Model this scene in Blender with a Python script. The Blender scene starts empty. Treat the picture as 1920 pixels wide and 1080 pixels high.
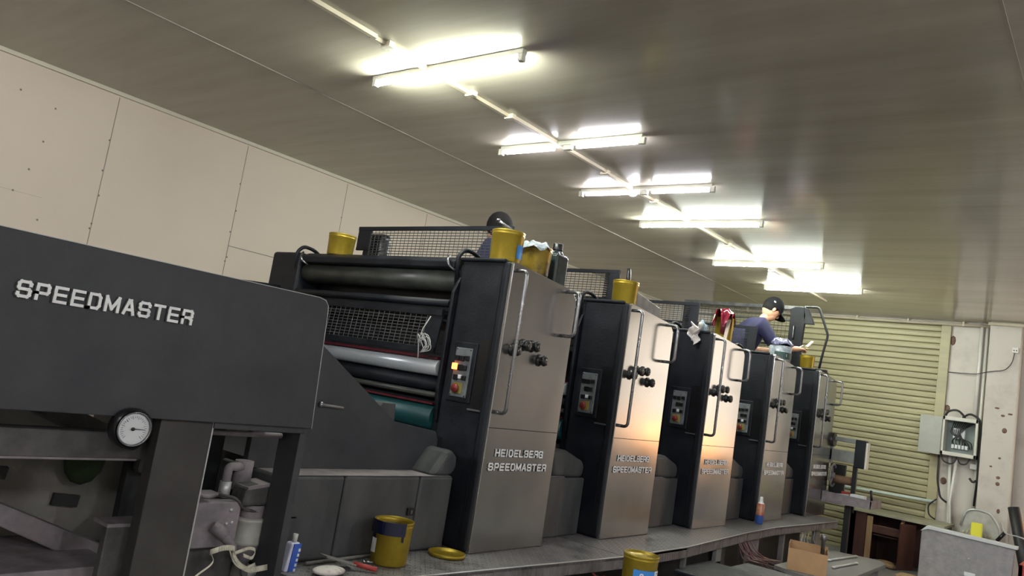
import bpy, bmesh, math, random
from mathutils import Vector, Matrix
random.seed(7)
S = bpy.context.scene
COL = S.collection
PI = math.pi

# ------------------------------------------------------------ camera
cam_d = bpy.data.cameras.new('camera'); cam = bpy.data.objects.new('camera', cam_d); COL.objects.link(cam)
YAW, PITCH, ROLL = 0.6854534, 0.12033911, 0.15586705
FPX = 1458.96
f = Vector((math.cos(PITCH)*math.cos(YAW), math.cos(PITCH)*math.sin(YAW), math.sin(PITCH)))
r = Vector((math.sin(YAW), -math.cos(YAW), 0)); u = r.cross(f)
r2 = math.cos(ROLL)*r + math.sin(ROLL)*u; u2 = -math.sin(ROLL)*r + math.cos(ROLL)*u
cam.matrix_world = Matrix(((r2.x, u2.x, -f.x, 0), (r2.y, u2.y, -f.y, 0), (r2.z, u2.z, -f.z, 1.6), (0, 0, 0, 1)))
cam_d.sensor_width = 36; cam_d.lens = FPX/1920*36; cam_d.clip_start = .05; cam_d.clip_end = 100
S.camera = cam
# ------------------------------------------------------------ world and exposure
w = bpy.data.worlds.new('world'); S.world = w; w.use_nodes = True
w.node_tree.nodes['Background'].inputs[0].default_value = (.75, .8, .9, 1)
w.node_tree.nodes['Background'].inputs[1].default_value = .05
S.view_settings.view_transform = 'Standard'; S.view_settings.look = 'None'
S.view_settings.gamma = 1; S.view_settings.use_curve_mapping = False
S.view_settings.exposure = 1.42
TUBE_POWER = 100.0
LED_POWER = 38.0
FILL_POWER = 270.0  # strength of the unseen tubes added to light the hall

# ------------------------------------------------------------ materials
def mat(name, c1, c2=None, rough=.5, metal=0, scale=6, stretch=(1, 1, 1), bump=0, bscale=40, rough2=None, c3=None, spec=.5, lo=.35, hi=.65, emit=None, est=0, trans=0, alpha=1, detail=6):
    m = bpy.data.materials.new(name); m.use_nodes = True
    nt = m.node_tree; N = nt.nodes; L = nt.links; b = N['Principled BSDF']
    b.inputs['Base Color'].default_value = (*c1, 1); b.inputs['Roughness'].default_value = rough
    b.inputs['Metallic'].default_value = metal; b.inputs['Specular IOR Level'].default_value = spec
    if emit: b.inputs['Emission Color'].default_value = (*emit, 1); b.inputs['Emission Strength'].default_value = est
    if trans: b.inputs['Transmission Weight'].default_value = trans
    if alpha < 1: b.inputs['Alpha'].default_value = alpha
    if c2 or bump or rough2 is not None:
        tc = N.new('ShaderNodeTexCoord'); mp = N.new('ShaderNodeMapping'); mp.inputs['Scale'].default_value = stretch
        L.new(tc.outputs['Object'], mp.inputs[0])
    if c2 or rough2 is not None:
        nz = N.new('ShaderNodeTexNoise'); nz.inputs['Scale'].default_value = scale; nz.inputs['Detail'].default_value = detail; nz.inputs['Roughness'].default_value = .62
        L.new(mp.outputs[0], nz.inputs['Vector'])
        cr = N.new('ShaderNodeValToRGB'); e = cr.color_ramp.elements
        e[0].position = lo; e[1].position = hi; e[0].color = (*c1, 1); e[1].color = (*(c2 or c1), 1)
        if c3: x = e.new(.5*(lo+hi)); x.color = (*c3, 1)
        L.new(nz.outputs['Fac'], cr.inputs[0])
        if c2: L.new(cr.outputs[0], b.inputs['Base Color'])
        if rough2 is not None:
            mr = N.new('ShaderNodeMapRange'); mr.inputs[1].default_value = lo; mr.inputs[2].default_value = hi
            mr.inputs[3].default_value = rough; mr.inputs[4].default_value = rough2
            L.new(nz.outputs['Fac'], mr.inputs[0]); L.new(mr.outputs[0], b.inputs['Roughness'])
    if bump:
        n2 = N.new('ShaderNodeTexNoise'); n2.inputs['Scale'].default_value = bscale; n2.inputs['Detail'].default_value = 4
        L.new(mp.outputs[0], n2.inputs['Vector'])
        bp = N.new('ShaderNodeBump'); bp.inputs['Strength'].default_value = bump; bp.inputs['Distance'].default_value = .01
        L.new(n2.outputs['Fac'], bp.inputs['Height']); L.new(bp.outputs[0], b.inputs['Normal'])
    return m

M = {}
M['paint'] = mat('dark_machine_paint', (.0035, .0045, .008), (.010, .012, .0165), .42, scale=5, bump=.15, bscale=60, rough2=.62, spec=.28)
M['paint_face'] = mat('grey_panel_paint', (.024, .027, .033), (.048, .050, .055), .45, scale=3.2, bump=.12, bscale=50, rough2=.62, spec=.35, lo=.3, hi=.7)
M['cover'] = mat('dusty_cover_paint', (.030, .033, .037), (.064, .066, .068), .5, scale=6, stretch=(1, 1, .35), bump=.15, rough2=.65)
M['face'] = mat('brushed_steel_face', (.35, .35, .35), (.41, .41, .405), .17, metal=.92, scale=2.5, stretch=(1, 1, .5), rough2=.25, detail=1.5, lo=.3, hi=.7)
M['black'] = mat('black_plastic', (.006, .006, .007), rough=.35)
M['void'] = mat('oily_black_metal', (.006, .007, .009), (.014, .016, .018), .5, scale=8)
M['roller_dark'] = mat('ink_roller_rubber', (.03, .034, .03), (.055, .06, .05), .3, scale=9, rough2=.5)
M['roller_white'] = mat('pale_chrome_cylinder', (.50, .54, .56), (.40, .44, .46), .3, metal=.25, scale=5, stretch=(1, .3, 1))
M['roller_teal'] = mat('teal_blanket', (.005, .045, .05), (.008, .06, .062), .4, scale=5)
M['red'] = mat('red_stripe', (.10, .008, .016), (.04, .006, .01), .4, scale=20)
M['chrome'] = mat('worn_steel_tube', (.22, .22, .23), (.16, .16, .17), .25, metal=.9, scale=8, rough2=.35)
M['steelgrey'] = mat('worn_grey_steel', (.11, .105, .10), (.19, .18, .175), .5, scale=7, bump=.2, rough2=.7)
M['mesh'] = mat('black_wire_mesh', (.03, .032, .034), rough=.45)
M['mesh_edge'] = mat('worn_frame_edge', (.07, .075, .08), (.14, .14, .14), .4, metal=.4, scale=14)
M['letter'] = mat('pale_lettering', (.86, .87, .87), (.74, .75, .76), .4, scale=30)
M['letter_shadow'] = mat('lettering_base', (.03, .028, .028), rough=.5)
M['tin'] = mat('gold_lacquer_tin', (.36, .26, .022), (.27, .19, .018), .30, metal=.6, scale=10, rough2=.45)
M['tin_dark'] = mat('ink_smeared_tin', (.32, .22, .03), (.04, .03, .015), .35, metal=.35, scale=5, lo=.45, hi=.62)
M['ink_blue'] = mat('dark_blue_ink', (.006, .007, .03), rough=.12)
M['ink_red'] = mat('crimson_ink_film', (.20, .008, .022), (.09, .004, .014), .14, scale=14, bump=.6, bscale=18)
M['label_blue'] = mat('blue_paper_label', (.03, .20, .55), rough=.5)
M['label_white'] = mat('white_paper_label', (.62, .64, .66), rough=.6)
M['label_yellow'] = mat('yellow_paper_label', (.72, .66, .06), rough=.5)
M['print_grey'] = mat('printed_grey_ink', (.2, .22, .26), rough=.6)
M['wall'] = mat('cream_wall_panel', (.645, .555, .455), (.68, .585, .48), .55, scale=1.2, bump=.03, lo=.3, hi=.7)
M['whitewall'] = mat('patched_white_plaster', (.56, .52, .465), (.42, .38, .34), .6, scale=3.2, bump=.1, bscale=12, lo=.48, hi=.78)
M['trim'] = mat('cream_trim', (.66, .61, .50), rough=.5)
M['conduit'] = mat('cream_plastic_conduit', (.62, .56, .42), (.54, .48, .36), .5, scale=5)
M['pvc'] = mat('white_pvc_pipe', (.72, .70, .66), rough=.35)
M['bluegreen_pvc'] = mat('pale_green_pvc_pipe', (.60, .70, .66), rough=.35)
M['floor'] = mat('dark_concrete_floor', (.15, .152, .15), (.24, .24, .235), .55, scale=2.5, bump=.2, rough2=.7)
M['wood_red'] = mat('dark_red_wood', (.045, .016, .012), (.075, .028, .02), .5, scale=8, stretch=(1, 1, .2))
M['wood_edge'] = mat('raw_wood_edge', (.34, .22, .11), (.25, .16, .08), .6, scale=12, stretch=(1, 1, .2))
M['desk_top'] = mat('dusty_green_desk_top', (.36, .36, .25), (.27, .26, .18), .6, scale=5)
M['card'] = mat('brown_cardboard', (.36, .22, .11), (.30, .18, .09), .8, scale=6, bump=.1)
M['skin'] = mat('skin', (.50, .27, .17), (.44, .23, .145), .5, scale=20)
M['navy'] = mat('navy_cotton', (.009, .009, .052), (.005, .005, .028), .85, scale=9, bump=.5, bscale=9)
M['trouser'] = mat('dark_trouser_cloth', (.02, .02, .028), (.03, .03, .038), .9, scale=9)
M['cap'] = mat('black_cap_cloth', (.006, .006, .0075), rough=.95, spec=.1, bump=.3, bscale=200)
M['hair'] = mat('black_hair', (.004, .0035, .0035), rough=.8, spec=.2, bump=.5, bscale=120)
M['shoe'] = mat('black_shoe', (.012, .012, .012), rough=.5)
M['cabinet'] = mat('grey_enamel_cabinet', (.36, .37, .33), (.31, .32, .28), .45, scale=5)
M['cream_metal'] = mat('cream_enamel', (.58, .57, .50), rough=.45)
M['brown_rust'] = mat('rust_brown_stain', (.12, .06, .045), (.20, .12, .09), .8, scale=20)
M['board_grey'] = mat('scuffed_grey_board', (.20, .19, .20), (.27, .255, .26), .5, scale=14, bump=.2, rough2=.65)
M['alu'] = mat('dull_aluminium', (.55, .56, .56), (.45, .46, .46), .4, metal=.5, scale=9)
M['cloth'] = mat('stained_white_rag', (.55, .52, .49), (.28, .20, .21), .9, scale=22, lo=.5, hi=.7)
M['bluecloth'] = mat('pale_blue_rag', (.30, .40, .48), (.22, .30, .37), .9, scale=25)
M['plastic_clear'] = mat('cloudy_plastic', (.50, .50, .46), (.36, .36, .33), .35, scale=8)
M['darkred'] = mat('red_enamel', (.30, .03, .025), rough=.5)
M['dull_yellow'] = mat('dull_yellow_plate', (.22, .19, .04), rough=.5)
M['lamp_red'] = mat('red_button', (.16, .014, .01), rough=.4)
M['amber'] = mat('lit_amber_button', (1, .25, .05), rough=.4, emit=(1, .16, .03), est=3.2)
M['panel_pale'] = mat('pale_control_panel', (.16, .175, .18), (.09, .10, .105), .45, scale=12)
M['gauge_face'] = mat('gauge_dial', (.60, .62, .64), rough=.4)
M['post_paint'] = mat('brown_grey_post_paint', (.022, .020, .019), (.04, .037, .035), .6, scale=5)
M['bright_edge'] = mat('bare_metal_edge', (.42, .42, .42), rough=.4, metal=.4)
M['dust_metal'] = mat('dusty_grey_metal', (.25, .215, .235), (.15, .135, .145), .7, scale=9, bump=.2)
M['dust_dark'] = mat('dusty_dark_metal', (.035, .034, .034), (.09, .085, .085), .7, scale=7, bump=.2)
M['olive_metal'] = mat('oily_olive_metal', (.13, .125, .11), (.20, .185, .17), .6, scale=4, bump=.15)
M['ribbon'] = mat('cream_cotton_tape', (.62, .60, .48), (.5, .47, .38), .8, scale=20)
M['tubeblue'] = mat('blue_tube_print', (.03, .09, .42), rough=.4)
M['tubewhite'] = mat('pale_tube_plastic', (.62, .64, .74), (.5, .5, .66), .4, scale=14)
M['bottle'] = mat('black_oily_plastic', (.012, .018, .02), (.03, .05, .05), .25, scale=7)
M['glasspack'] = mat('pale_grey_film', (.42, .46, .5), (.2, .23, .27), .25, scale=30)
M['rail_pale'] = mat('pale_rail', (.50, .52, .52), rough=.4)
M['wire'] = mat('dark_cable', (.014, .014, .016), rough=.5)
M['wire_pale'] = mat('pale_cable', (.42, .42, .41), rough=.5)
M['gear_grey'] = mat('press_frame_grey', (.15, .155, .15), (.21, .215, .21), .5, scale=7)
M['brown_roll'] = mat('kraft_paper_roll', (.20, .115, .07), (.15, .085, .05), .7, scale=8)
M['yellow'] = mat('yellow_plastic', (.75, .72, .05), rough=.5)
def emis(name, col, st):
    m = bpy.data.materials.new(name); m.use_nodes = True; nt = m.node_tree
    nt.nodes.remove(nt.nodes['Principled BSDF']); e = nt.nodes.new('ShaderNodeEmission')
    e.inputs[0].default_value = (*col, 1); e.inputs[1].default_value = st
    nt.links.new(e.outputs[0], nt.nodes['Material Output'].inputs[0]); return m
M['tube'] = emis('lit_fluorescent_tube', (.93, 1, .88), TUBE_POWER)
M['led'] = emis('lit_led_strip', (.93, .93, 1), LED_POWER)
M['room_tube'] = emis('lit_far_tube', (.96, .97, 1), FILL_POWER)  # for the added tubes out of view
M['pane'] = emis('lit_frosted_pane', (1, .86, .70), 1.25)  # unseen glowing surface, added for the bright reflections in the steel
M['work_glow'] = emis('lit_warm_work_lamp', (1, .42, .14), 4.2)  # added warm source out of view, for the orange reflections

def ceiling_mat():
    m = mat('glossy_ceiling_panel', (.34, .305, .245), (.44, .40, .33), .30, scale=1.3, stretch=(2.2, .22, 1), spec=.55, lo=.35, hi=.68)
    nt = m.node_tree; N = nt.nodes; L = nt.links; b = N['Principled BSDF']
    b.inputs['Roughness'].default_value = .155
    tc = N.new('ShaderNodeTexCoord'); sp = N.new('ShaderNodeSeparateXYZ'); L.new(tc.outputs['Object'], sp.inputs[0])
    mu = N.new('ShaderNodeMath'); mu.operation = 'MULTIPLY'; mu.inputs[1].default_value = 2*PI/.10
    si = N.new('ShaderNodeMath'); si.operation = 'SINE'
    L.new(sp.outputs[0], mu.inputs[0]); L.new(mu.outputs[0], si.inputs[0])
    nz = N.new('ShaderNodeTexNoise'); nz.inputs['Scale'].default_value = 1.0
    mp = N.new('ShaderNodeMapping'); mp.inputs['Scale'].default_value = (6, .2, 1)
    L.new(tc.outputs['Object'], mp.inputs[0]); L.new(mp.outputs[0], nz.inputs['Vector']); nz.inputs['Detail'].default_value = 5
    ad = N.new('ShaderNodeMath'); ad.operation = 'MULTIPLY_ADD'; ad.inputs[1].default_value = .03
    L.new(si.outputs[0], ad.inputs[0]); L.new(nz.outputs['Fac'], ad.inputs[2])
    bp = N.new('ShaderNodeBump'); bp.inputs['Strength'].default_value = .10; bp.inputs['Distance'].default_value = .012
    L.new(ad.outputs[0], bp.inputs['Height']); L.new(bp.outputs[0], b.inputs['Normal'])
    return m
M['ceiling'] = ceiling_mat()

def slat_mat():
    m = mat('olive_cream_shutter', (.40, .365, .215), (.31, .275, .175), .5, scale=2.2, stretch=(1, .35, 3), lo=.42, hi=.75)
    return m
M['shutter'] = slat_mat()

def checker_mat():
    m = mat('checker_plate', (.10, .094, .096), (.21, .20, .203), .42, metal=.3, scale=9, rough2=.65)
    nt = m.node_tree; N = nt.nodes; L = nt.links; b = N['Principled BSDF']
    tc = N.new('ShaderNodeTexCoord'); sp = N.new('ShaderNodeSeparateXYZ'); L.new(tc.outputs['Object'], sp.inputs[0])
    def mth(op, a, bb=None):
        n = N.new('ShaderNodeMath'); n.operation = op
        for i, v in enumerate((a, bb)):
            if v is None: continue
            if isinstance(v, (int, float)): n.inputs[i].default_value = v
            else: L.new(v, n.inputs[i])
        return n.outputs[0]
    s = mth('ADD', sp.outputs[0], sp.outputs[1]); d = mth('SUBTRACT', sp.outputs[0], sp.outputs[1])
    a = mth('SINE', mth('MULTIPLY', s, 170)); c = mth('SINE', mth('MULTIPLY', d, 85))
    a2 = mth('SINE', mth('MULTIPLY', d, 170)); c2 = mth('SINE', mth('MULTIPLY', s, 85))
    h = mth('MAXIMUM', mth('MULTIPLY', mth('MAXIMUM', a, 0), mth('GREATER_THAN', c, .3)), mth('MULTIPLY', mth('MAXIMUM', a2, 0), mth('LESS_THAN', c2, -.3)))
    bp = N.new('ShaderNodeBump'); bp.inputs['Strength'].default_value = .9; bp.inputs['Distance'].default_value = .006
    L.new(h, bp.inputs['Height']); L.new(bp.outputs[0], b.inputs['Normal'])
    return m
M['checker'] = checker_mat()

# ------------------------------------------------------------ object helpers (coordinates are world metres; a build subtracts its root's place)
def tag(o, label, cat, group=None):
    o['label'] = label; o['category'] = cat
    if group: o['group'] = group
    return o
def empty(name, loc, label, cat, group=None):
    o = bpy.data.objects.new(name, None); o.empty_display_size = .1; COL.objects.link(o); o.location = loc
    return tag(o, label, cat, group)
def rootloc(o):
    v = Vector((0, 0, 0))
    while o: v += Vector(o.location); o = o.parent
    return v
class MB:
    def __init__(s): s.bm = bmesh.new()
    def box(s, x0, x1, y0, y1, z0, z1, rot=None, about=None, mi=0):
        vs = [s.bm.verts.new((x, y, z)) for x in (x0, x1) for y in (y0, y1) for z in (z0, z1)]
        for q in ((0, 1, 3, 2), (4, 6, 7, 5), (0, 4, 5, 1), (2, 3, 7, 6), (0, 2, 6, 4), (1, 5, 7, 3)):
            fc = s.bm.faces.new([vs[i] for i in q]); fc.material_index = mi
        if rot is not None:
            c = Vector(about) if about else Vector(((x0+x1)/2, (y0+y1)/2, (z0+z1)/2))
            for v in vs: v.co = c + rot @ (v.co - c)
        return s
    def prism(s, pts, a, b, axis='y', mi=0):
        def P(p, t): return (p[0], t, p[1]) if axis == 'y' else ((t, p[0], p[1]) if axis == 'x' else (p[0], p[1], t))
        A = [s.bm.verts.new(P(p, a)) for p in pts]; B = [s.bm.verts.new(P(p, b)) for p in pts]
        n = len(pts)
        for F in (A, B[::-1]): s.bm.faces.new(F).material_index = mi
        for i in range(n): s.bm.faces.new((A[i], B[i], B[(i+1) % n], A[(i+1) % n])).material_index = mi
        return s
    def tube(s, path, rad, seg=10, cap=True, mi=0):
        path = [Vector(p) for p in path]; rads = rad if isinstance(rad, (list, tuple)) else [rad]*len(path)
        rings = []; prev = None
        for i, p in enumerate(path):
            if i == 0: t = path[1]-p
            elif i == len(path)-1: t = p-path[i-1]
            else: t = (path[i+1]-p).normalized() + (p-path[i-1]).normalized()
            if t.length < 1e-9: t = Vector((0, 0, 1))
            t.normalize()
            if prev is None:
                a = Vector((0, 0, 1)) if abs(t.z) < .9 else Vector((1, 0, 0))
                n = t.cross(a).normalized()
            else: n = (prev - t*prev.dot(t)).normalized()
            prev = n; bn = t.cross(n)
            rings.append([s.bm.verts.new(p + (n*math.cos(2*PI*k/seg) + bn*math.sin(2*PI*k/seg))*rads[i]) for k in range(seg)])
        for i in range(len(rings)-1):
            for k in range(seg):
                fc = s.bm.faces.new((rings[i][k], rings[i][(k+1) % seg], rings[i+1][(k+1) % seg], rings[i+1][k])); fc.smooth = True; fc.material_index = mi
        if cap:
            s.bm.faces.new(rings[0][::-1]).material_index = mi; s.bm.faces.new(rings[-1]).material_index = mi
        return s
    def cyl(s, p, q, rad, seg=20, mi=0): return s.tube([p, q], rad, seg, True, mi)
    def lathe(s, prof, c=(0, 0, 0), seg=32, axis=None, mi=0, flute=0):
        # prof: (radius, height) pairs; axis: Matrix 3x3 turning +Z into place
        R_ = axis or Matrix.Identity(3); c = Vector(c); rings = []
        for (rr, h) in prof:
            if rr < 1e-6: rings.append([s.bm.verts.new(c + R_ @ Vector((0, 0, h)))])
            else: rings.append([s.bm.verts.new(c + R_ @ Vector((rr*(1+flute*math.cos(k*PI))*math.cos(2*PI*k/seg), rr*(1+flute*math.cos(k*PI))*math.sin(2*PI*k/seg), h))) for k in range(seg)])
        for a, b in zip(rings[:-1], rings[1:]):
            for k in range(seg):
                if len(a) == 1 and len(b) == 1: continue
                if len(a) == 1: fc = s.bm.faces.new((a[0], b[k], b[(k+1) % seg]))
                elif len(b) == 1: fc = s.bm.faces.new((a[k], a[(k+1) % seg], b[0]))
                else: fc = s.bm.faces.new((a[k], a[(k+1) % seg], b[(k+1) % seg], b[k]))
                fc.smooth = True; fc.material_index = mi
        return s
    def blob(s, c, rad, seg=16, rot=None, mi=0):
        c = Vector(c); rx, ry, rz = rad; n = seg//2
        prof = [(max(math.sin(PI*i/n), 0), -math.cos(PI*i/n)) for i in range(n+1)]
        m0 = Matrix.Diagonal((rx, ry, rz)); m1 = (rot @ m0) if rot else m0
        return s.lathe([(a if a > 1e-4 else 0, h) for a, h in prof], c, seg, m1, mi)
    def grid(s, f_, nu, nv, mi=0, smooth=True):
        V = [[s.bm.verts.new(f_(i/nu, j/nv)) for j in range(nv+1)] for i in range(nu+1)]
        for i in range(nu):
            for j in range(nv):
                fc = s.bm.faces.new((V[i][j], V[i+1][j], V[i+1][j+1], V[i][j+1])); fc.smooth = smooth; fc.material_index = mi
        return s
    def build(s, name, m, parent=None, bevel=0, seg=2, solid=0, sub=0, label=None, wn=False):
        me = bpy.data.meshes.new(name)
        o = bpy.data.objects.new(name, me); COL.objects.link(o)
        if parent is not None:
            off = rootloc(parent); o.parent = parent
            for v in s.bm.verts: v.co -= off
        bmesh.ops.recalc_face_normals(s.bm, faces=s.bm.faces)
        s.bm.to_mesh(me); s.bm.free()
        for k in (m if isinstance(m, (list, tuple)) else [m]): me.materials.append(M[k] if isinstance(k, str) else k)
        if solid: q = o.modifiers.new('Solidify', 'SOLIDIFY'); q.thickness = solid; q.offset = 0
        if bevel: q = o.modifiers.new('Bevel', 'BEVEL'); q.width = bevel; q.segments = seg; q.limit_method = 'ANGLE'; q.angle_limit = math.radians(40)
        if sub: q = o.modifiers.new('Subsurf', 'SUBSURF'); q.levels = sub; q.render_levels = sub
        if label: o['label'] = label
        return o
def rebase(o):
    """move a single-mesh thing's origin to its bounding box base"""
    me = o.data; xs = [v.co for v in me.vertices]
    c = Vector(((min(v.x for v in xs)+max(v.x for v in xs))/2, (min(v.y for v in xs)+max(v.y for v in xs))/2, min(v.z for v in xs)))
    for v in me.vertices: v.co -= c
    o.location = c; return o
def thing(mb, name, m, label, cat, group=None, **k):
    o = mb.build(name, m, None, **k); rebase(o); return tag(o, label, cat, group)
def struct(mb, name, m, **k):
    o = mb.build(name, m, None, **k); o['kind'] = 'structure'; return o
def dup(o, parent=None, skip=()):
    c = o.copy(); COL.objects.link(c); c.parent = parent
    for ch in list(o.children):
        if ch in made_copies: continue
        if ch.name.split('.')[0] in skip: continue
        dup(ch, c, skip)
    return c
made_copies = set()
def rz(a): return Matrix.Rotation(a, 3, 'Z')
def arc(c, rad, a0, a1, n, plane='xz'):
    out = []
    for i in range(n+1):
        a = a0+(a1-a0)*i/n; p, q = rad*math.cos(a), rad*math.sin(a)
        out.append((c[0]+p, c[1], c[2]+q) if plane == 'xz' else ((c[0], c[1]+p, c[2]+q) if plane == 'yz' else (c[0]+p, c[1]+q, c[2])))
    return out
def bend(pts, rad=.03, n=5):
    """round the corners of a polyline"""
    P = [Vector(p) for p in pts]; out = [P[0]]
    for i in range(1, len(P)-1):
        a = (P[i-1]-P[i]); b = (P[i+1]-P[i]); d = min(rad, a.length*.45, b.length*.45)
        A = P[i]+a.normalized()*d; B = P[i]+b.normalized()*d
        for k in range(n+1):
            t = k/n; out.append(A*(1-t)**2 + P[i]*2*t*(1-t) + B*t*t)
    out.append(P[-1]); return out

# ------------------------------------------------------------ room shell
WX, WY, CZ = 12.30, 6.42, 3.40
XB, YR = -4.5, -5.0
struct(MB().box(XB, WX, YR, WY, -.1, 0), 'floor', 'floor')
struct(MB().box(XB, WX+.2, YR, WY+.2, CZ, CZ+.1), 'ceiling', 'ceiling')
mb = MB(); mb.box(XB, WX, WY, WY+.15, 0, CZ); struct(mb, 'wall_left', 'wall')
struct(MB().box(XB, WX, YR-.15, YR, 0, CZ), 'wall_right', 'whitewall')
struct(MB().box(XB-.15, XB, YR, WY, 0, CZ), 'wall_rear', 'whitewall')
mb = MB()
mb.box(WX, WX+.2, 5.6, WY, 0, CZ); mb.box(WX, WX+.2, .85, 2.05, 0, CZ); mb.box(WX, WX+.2, YR, -1.55, 0, CZ); mb.box(WX, WX+.2, -1.55, .85, 0, .95); mb.box(WX, WX+.2, -1.55, .85, 3.2, CZ); mb.box(WX, WX+.2, 2.05, 5.6, 3.34, CZ)
struct(mb, 'wall_far', 'whitewall')
# unseen bright source added as a lit window, for the steel faces to mirror
wn = struct(MB().box(WX+.08, WX+.10, -1.55, .85, .95, 3.2), 'window_1', 'pane')
mb = MB()
for y in (-1.55, -.75, .05, .81): mb.box(WX+.04, WX+.08, y, y+.04, .95, 3.2)
for z in (.95, 2.05, 3.16): mb.box(WX+.04, WX+.08, -1.55, .85, z, z+.04)
mb.build('window_frame', 'trim', wn)
# seams of the left wall boards, screws, and cream trims
mb = MB()
x = 1.4
while x < WX:
    mb.box(x-.0025, x+.0025, WY-.002, WY+.01, .2, CZ-.04)
    for z in (.9, 1.4, 2.1, 2.28, 2.32, 2.55, 2.75, 3.0): mb.blob((x+random.uniform(-.01, .01), WY-.002, z), (.008, .004, .008), 8)
    x += 1.18
mb.box(1.6, 2.2, WY-.0005, WY+.01, 2.418, 2.4195); mb.box(3.76, 5.2, WY-.004, WY+.01, 2.42, 2.426)
for xx, zz in ((1.9, 3.15), (2.12, 2.83), (2.07, 2.6), (2.0, 2.42), (2.15, 3.1), (1.55, 3.0), (1.95, 2.2), (2.2, 2.25)):
    mb.blob((xx, WY, zz), (.008, .006, .008), 8)
struct(mb, 'trim_1', mat('wall_seam', (.26, .23, .19), rough=.7))
struct(MB().box(XB, WX, WY-.03, WY, CZ-.03, CZ), 'trim_2', 'trim')
mb = MB()
for y, hw in ((4.56, .005), (.49, .008), (-1.6, .008)): mb.box(XB, WX, y-hw, y+hw, CZ-.006, CZ+.01)
struct(mb, 'trim_3', mat('ceiling_joint_strip', (.26, .235, .20), rough=.5))
# white column, patches and shutter
mb = MB(); mb.box(12.02, WX, 1.19, 1.55, 0, CZ)
struct(mb, 'wall_column', 'whitewall', bevel=.008)
mb = MB()
for y, z, a, b in ((1.30, 1.98, .03, .035), (1.33, 2.17, .025, .015), (1.40, 2.26, .03, .012), (1.25, 2.2, .03, .012), (1.33, 1.62, .018, .014), (1.33, 1.37, .025, .02), (1.33, 1.29, .025, .025), (1.42, 1.5, .018, .012), (1.30, .95, .02, .03), (1.45, .8, .02, .02)):
    mb.blob((12.02, y, z), (.006, a, b), 10)
for y, z, a, b in ((2.02, 3.14, .035, .07), (2.02, 2.19, .035, .05), (1.99, 1.2, .04, .05), (1.60, 1.25, .03, .05)):
    mb.blob((12.3, y, z), (.02, a, b), 8)
struct(mb, 'trim_4', 'brown_rust')
mb = MB()
z = 3.34; p = .0865
prof = []
while z > 0:
    mb.prism([(WX+.03, z), (WX+.005, z-.012), (WX+.0, z-.035), (WX+.005, z-p+.012), (WX+.03, z-p+.002)], 2.14, 5.6, 'y'); z -= p
sh = struct(mb, 'door_1', 'shutter', bevel=.0)
mb = MB(); mb.box(WX+.04, WX+.08, 2.1, 5.6, 0, 3.34); mb.build('door_backing', 'wire', sh)
mb = MB(); mb.box(WX-.05, WX+.05, 2.045, 2.17, 0, 3.34); mb.box(WX-.05, WX+.05, 5.5, 5.62, 0, 3.34)
struct(mb, 'trim_5', 'shutter', bevel=.006)
mb = MB(); mb.tube([(WX-.05, 5.9, 3.37), (WX-.05, 3.2, 3.355), (WX-.05, 1.56, 3.365)], .022, 10); mb.tube([(11.99, 1.57, 3.365), (11.99, 1.0, 3.37)], .022, 10)
for y in (5, 4.1, 3.3, 2.6, 1.9): mb.box(WX-.08, WX, y-.012, y+.012, 3.34, 3.4)
o = thing(mb, 'conduit_pipe', 'conduit', 'cream pipe running along the top of the roller shutter under the ceiling', 'pipe')

# ------------------------------------------------------------ ceiling conduit and tube lights
mb = MB()
pts = [(XB+.2, 3.40, CZ-.016), (2.6, 3.40, CZ-.016), (2.62, 3.42, CZ-.016), (3.85, 3.42, CZ-.016), (3.87, 3.395, CZ-.016), (5.1, 3.395, CZ-.016), (5.12, 3.41, CZ-.016), (7.6, 3.41, CZ-.016), (7.62, 3.395, CZ-.016), (11.0, 3.395, CZ-.016)]
for a, b in zip(pts[:-1], pts[1:]):
    mb.box(min(a[0], b[0]), max(a[0], b[0])+.001, min(a[1], b[1])-.014, max(a[1], b[1])+.014, CZ-.024, CZ+.001)
for x in (2.72, 3.45, 3.86, 5.11, 5.95, 7.61, 8.9): mb.box(x-.02, x+.02, 3.37, 3.44, CZ-.032, CZ)
thing(mb, 'ceiling_conduit', 'conduit', 'cream cable trunking running lengthwise along the ceiling between the lights', 'conduit')

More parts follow.
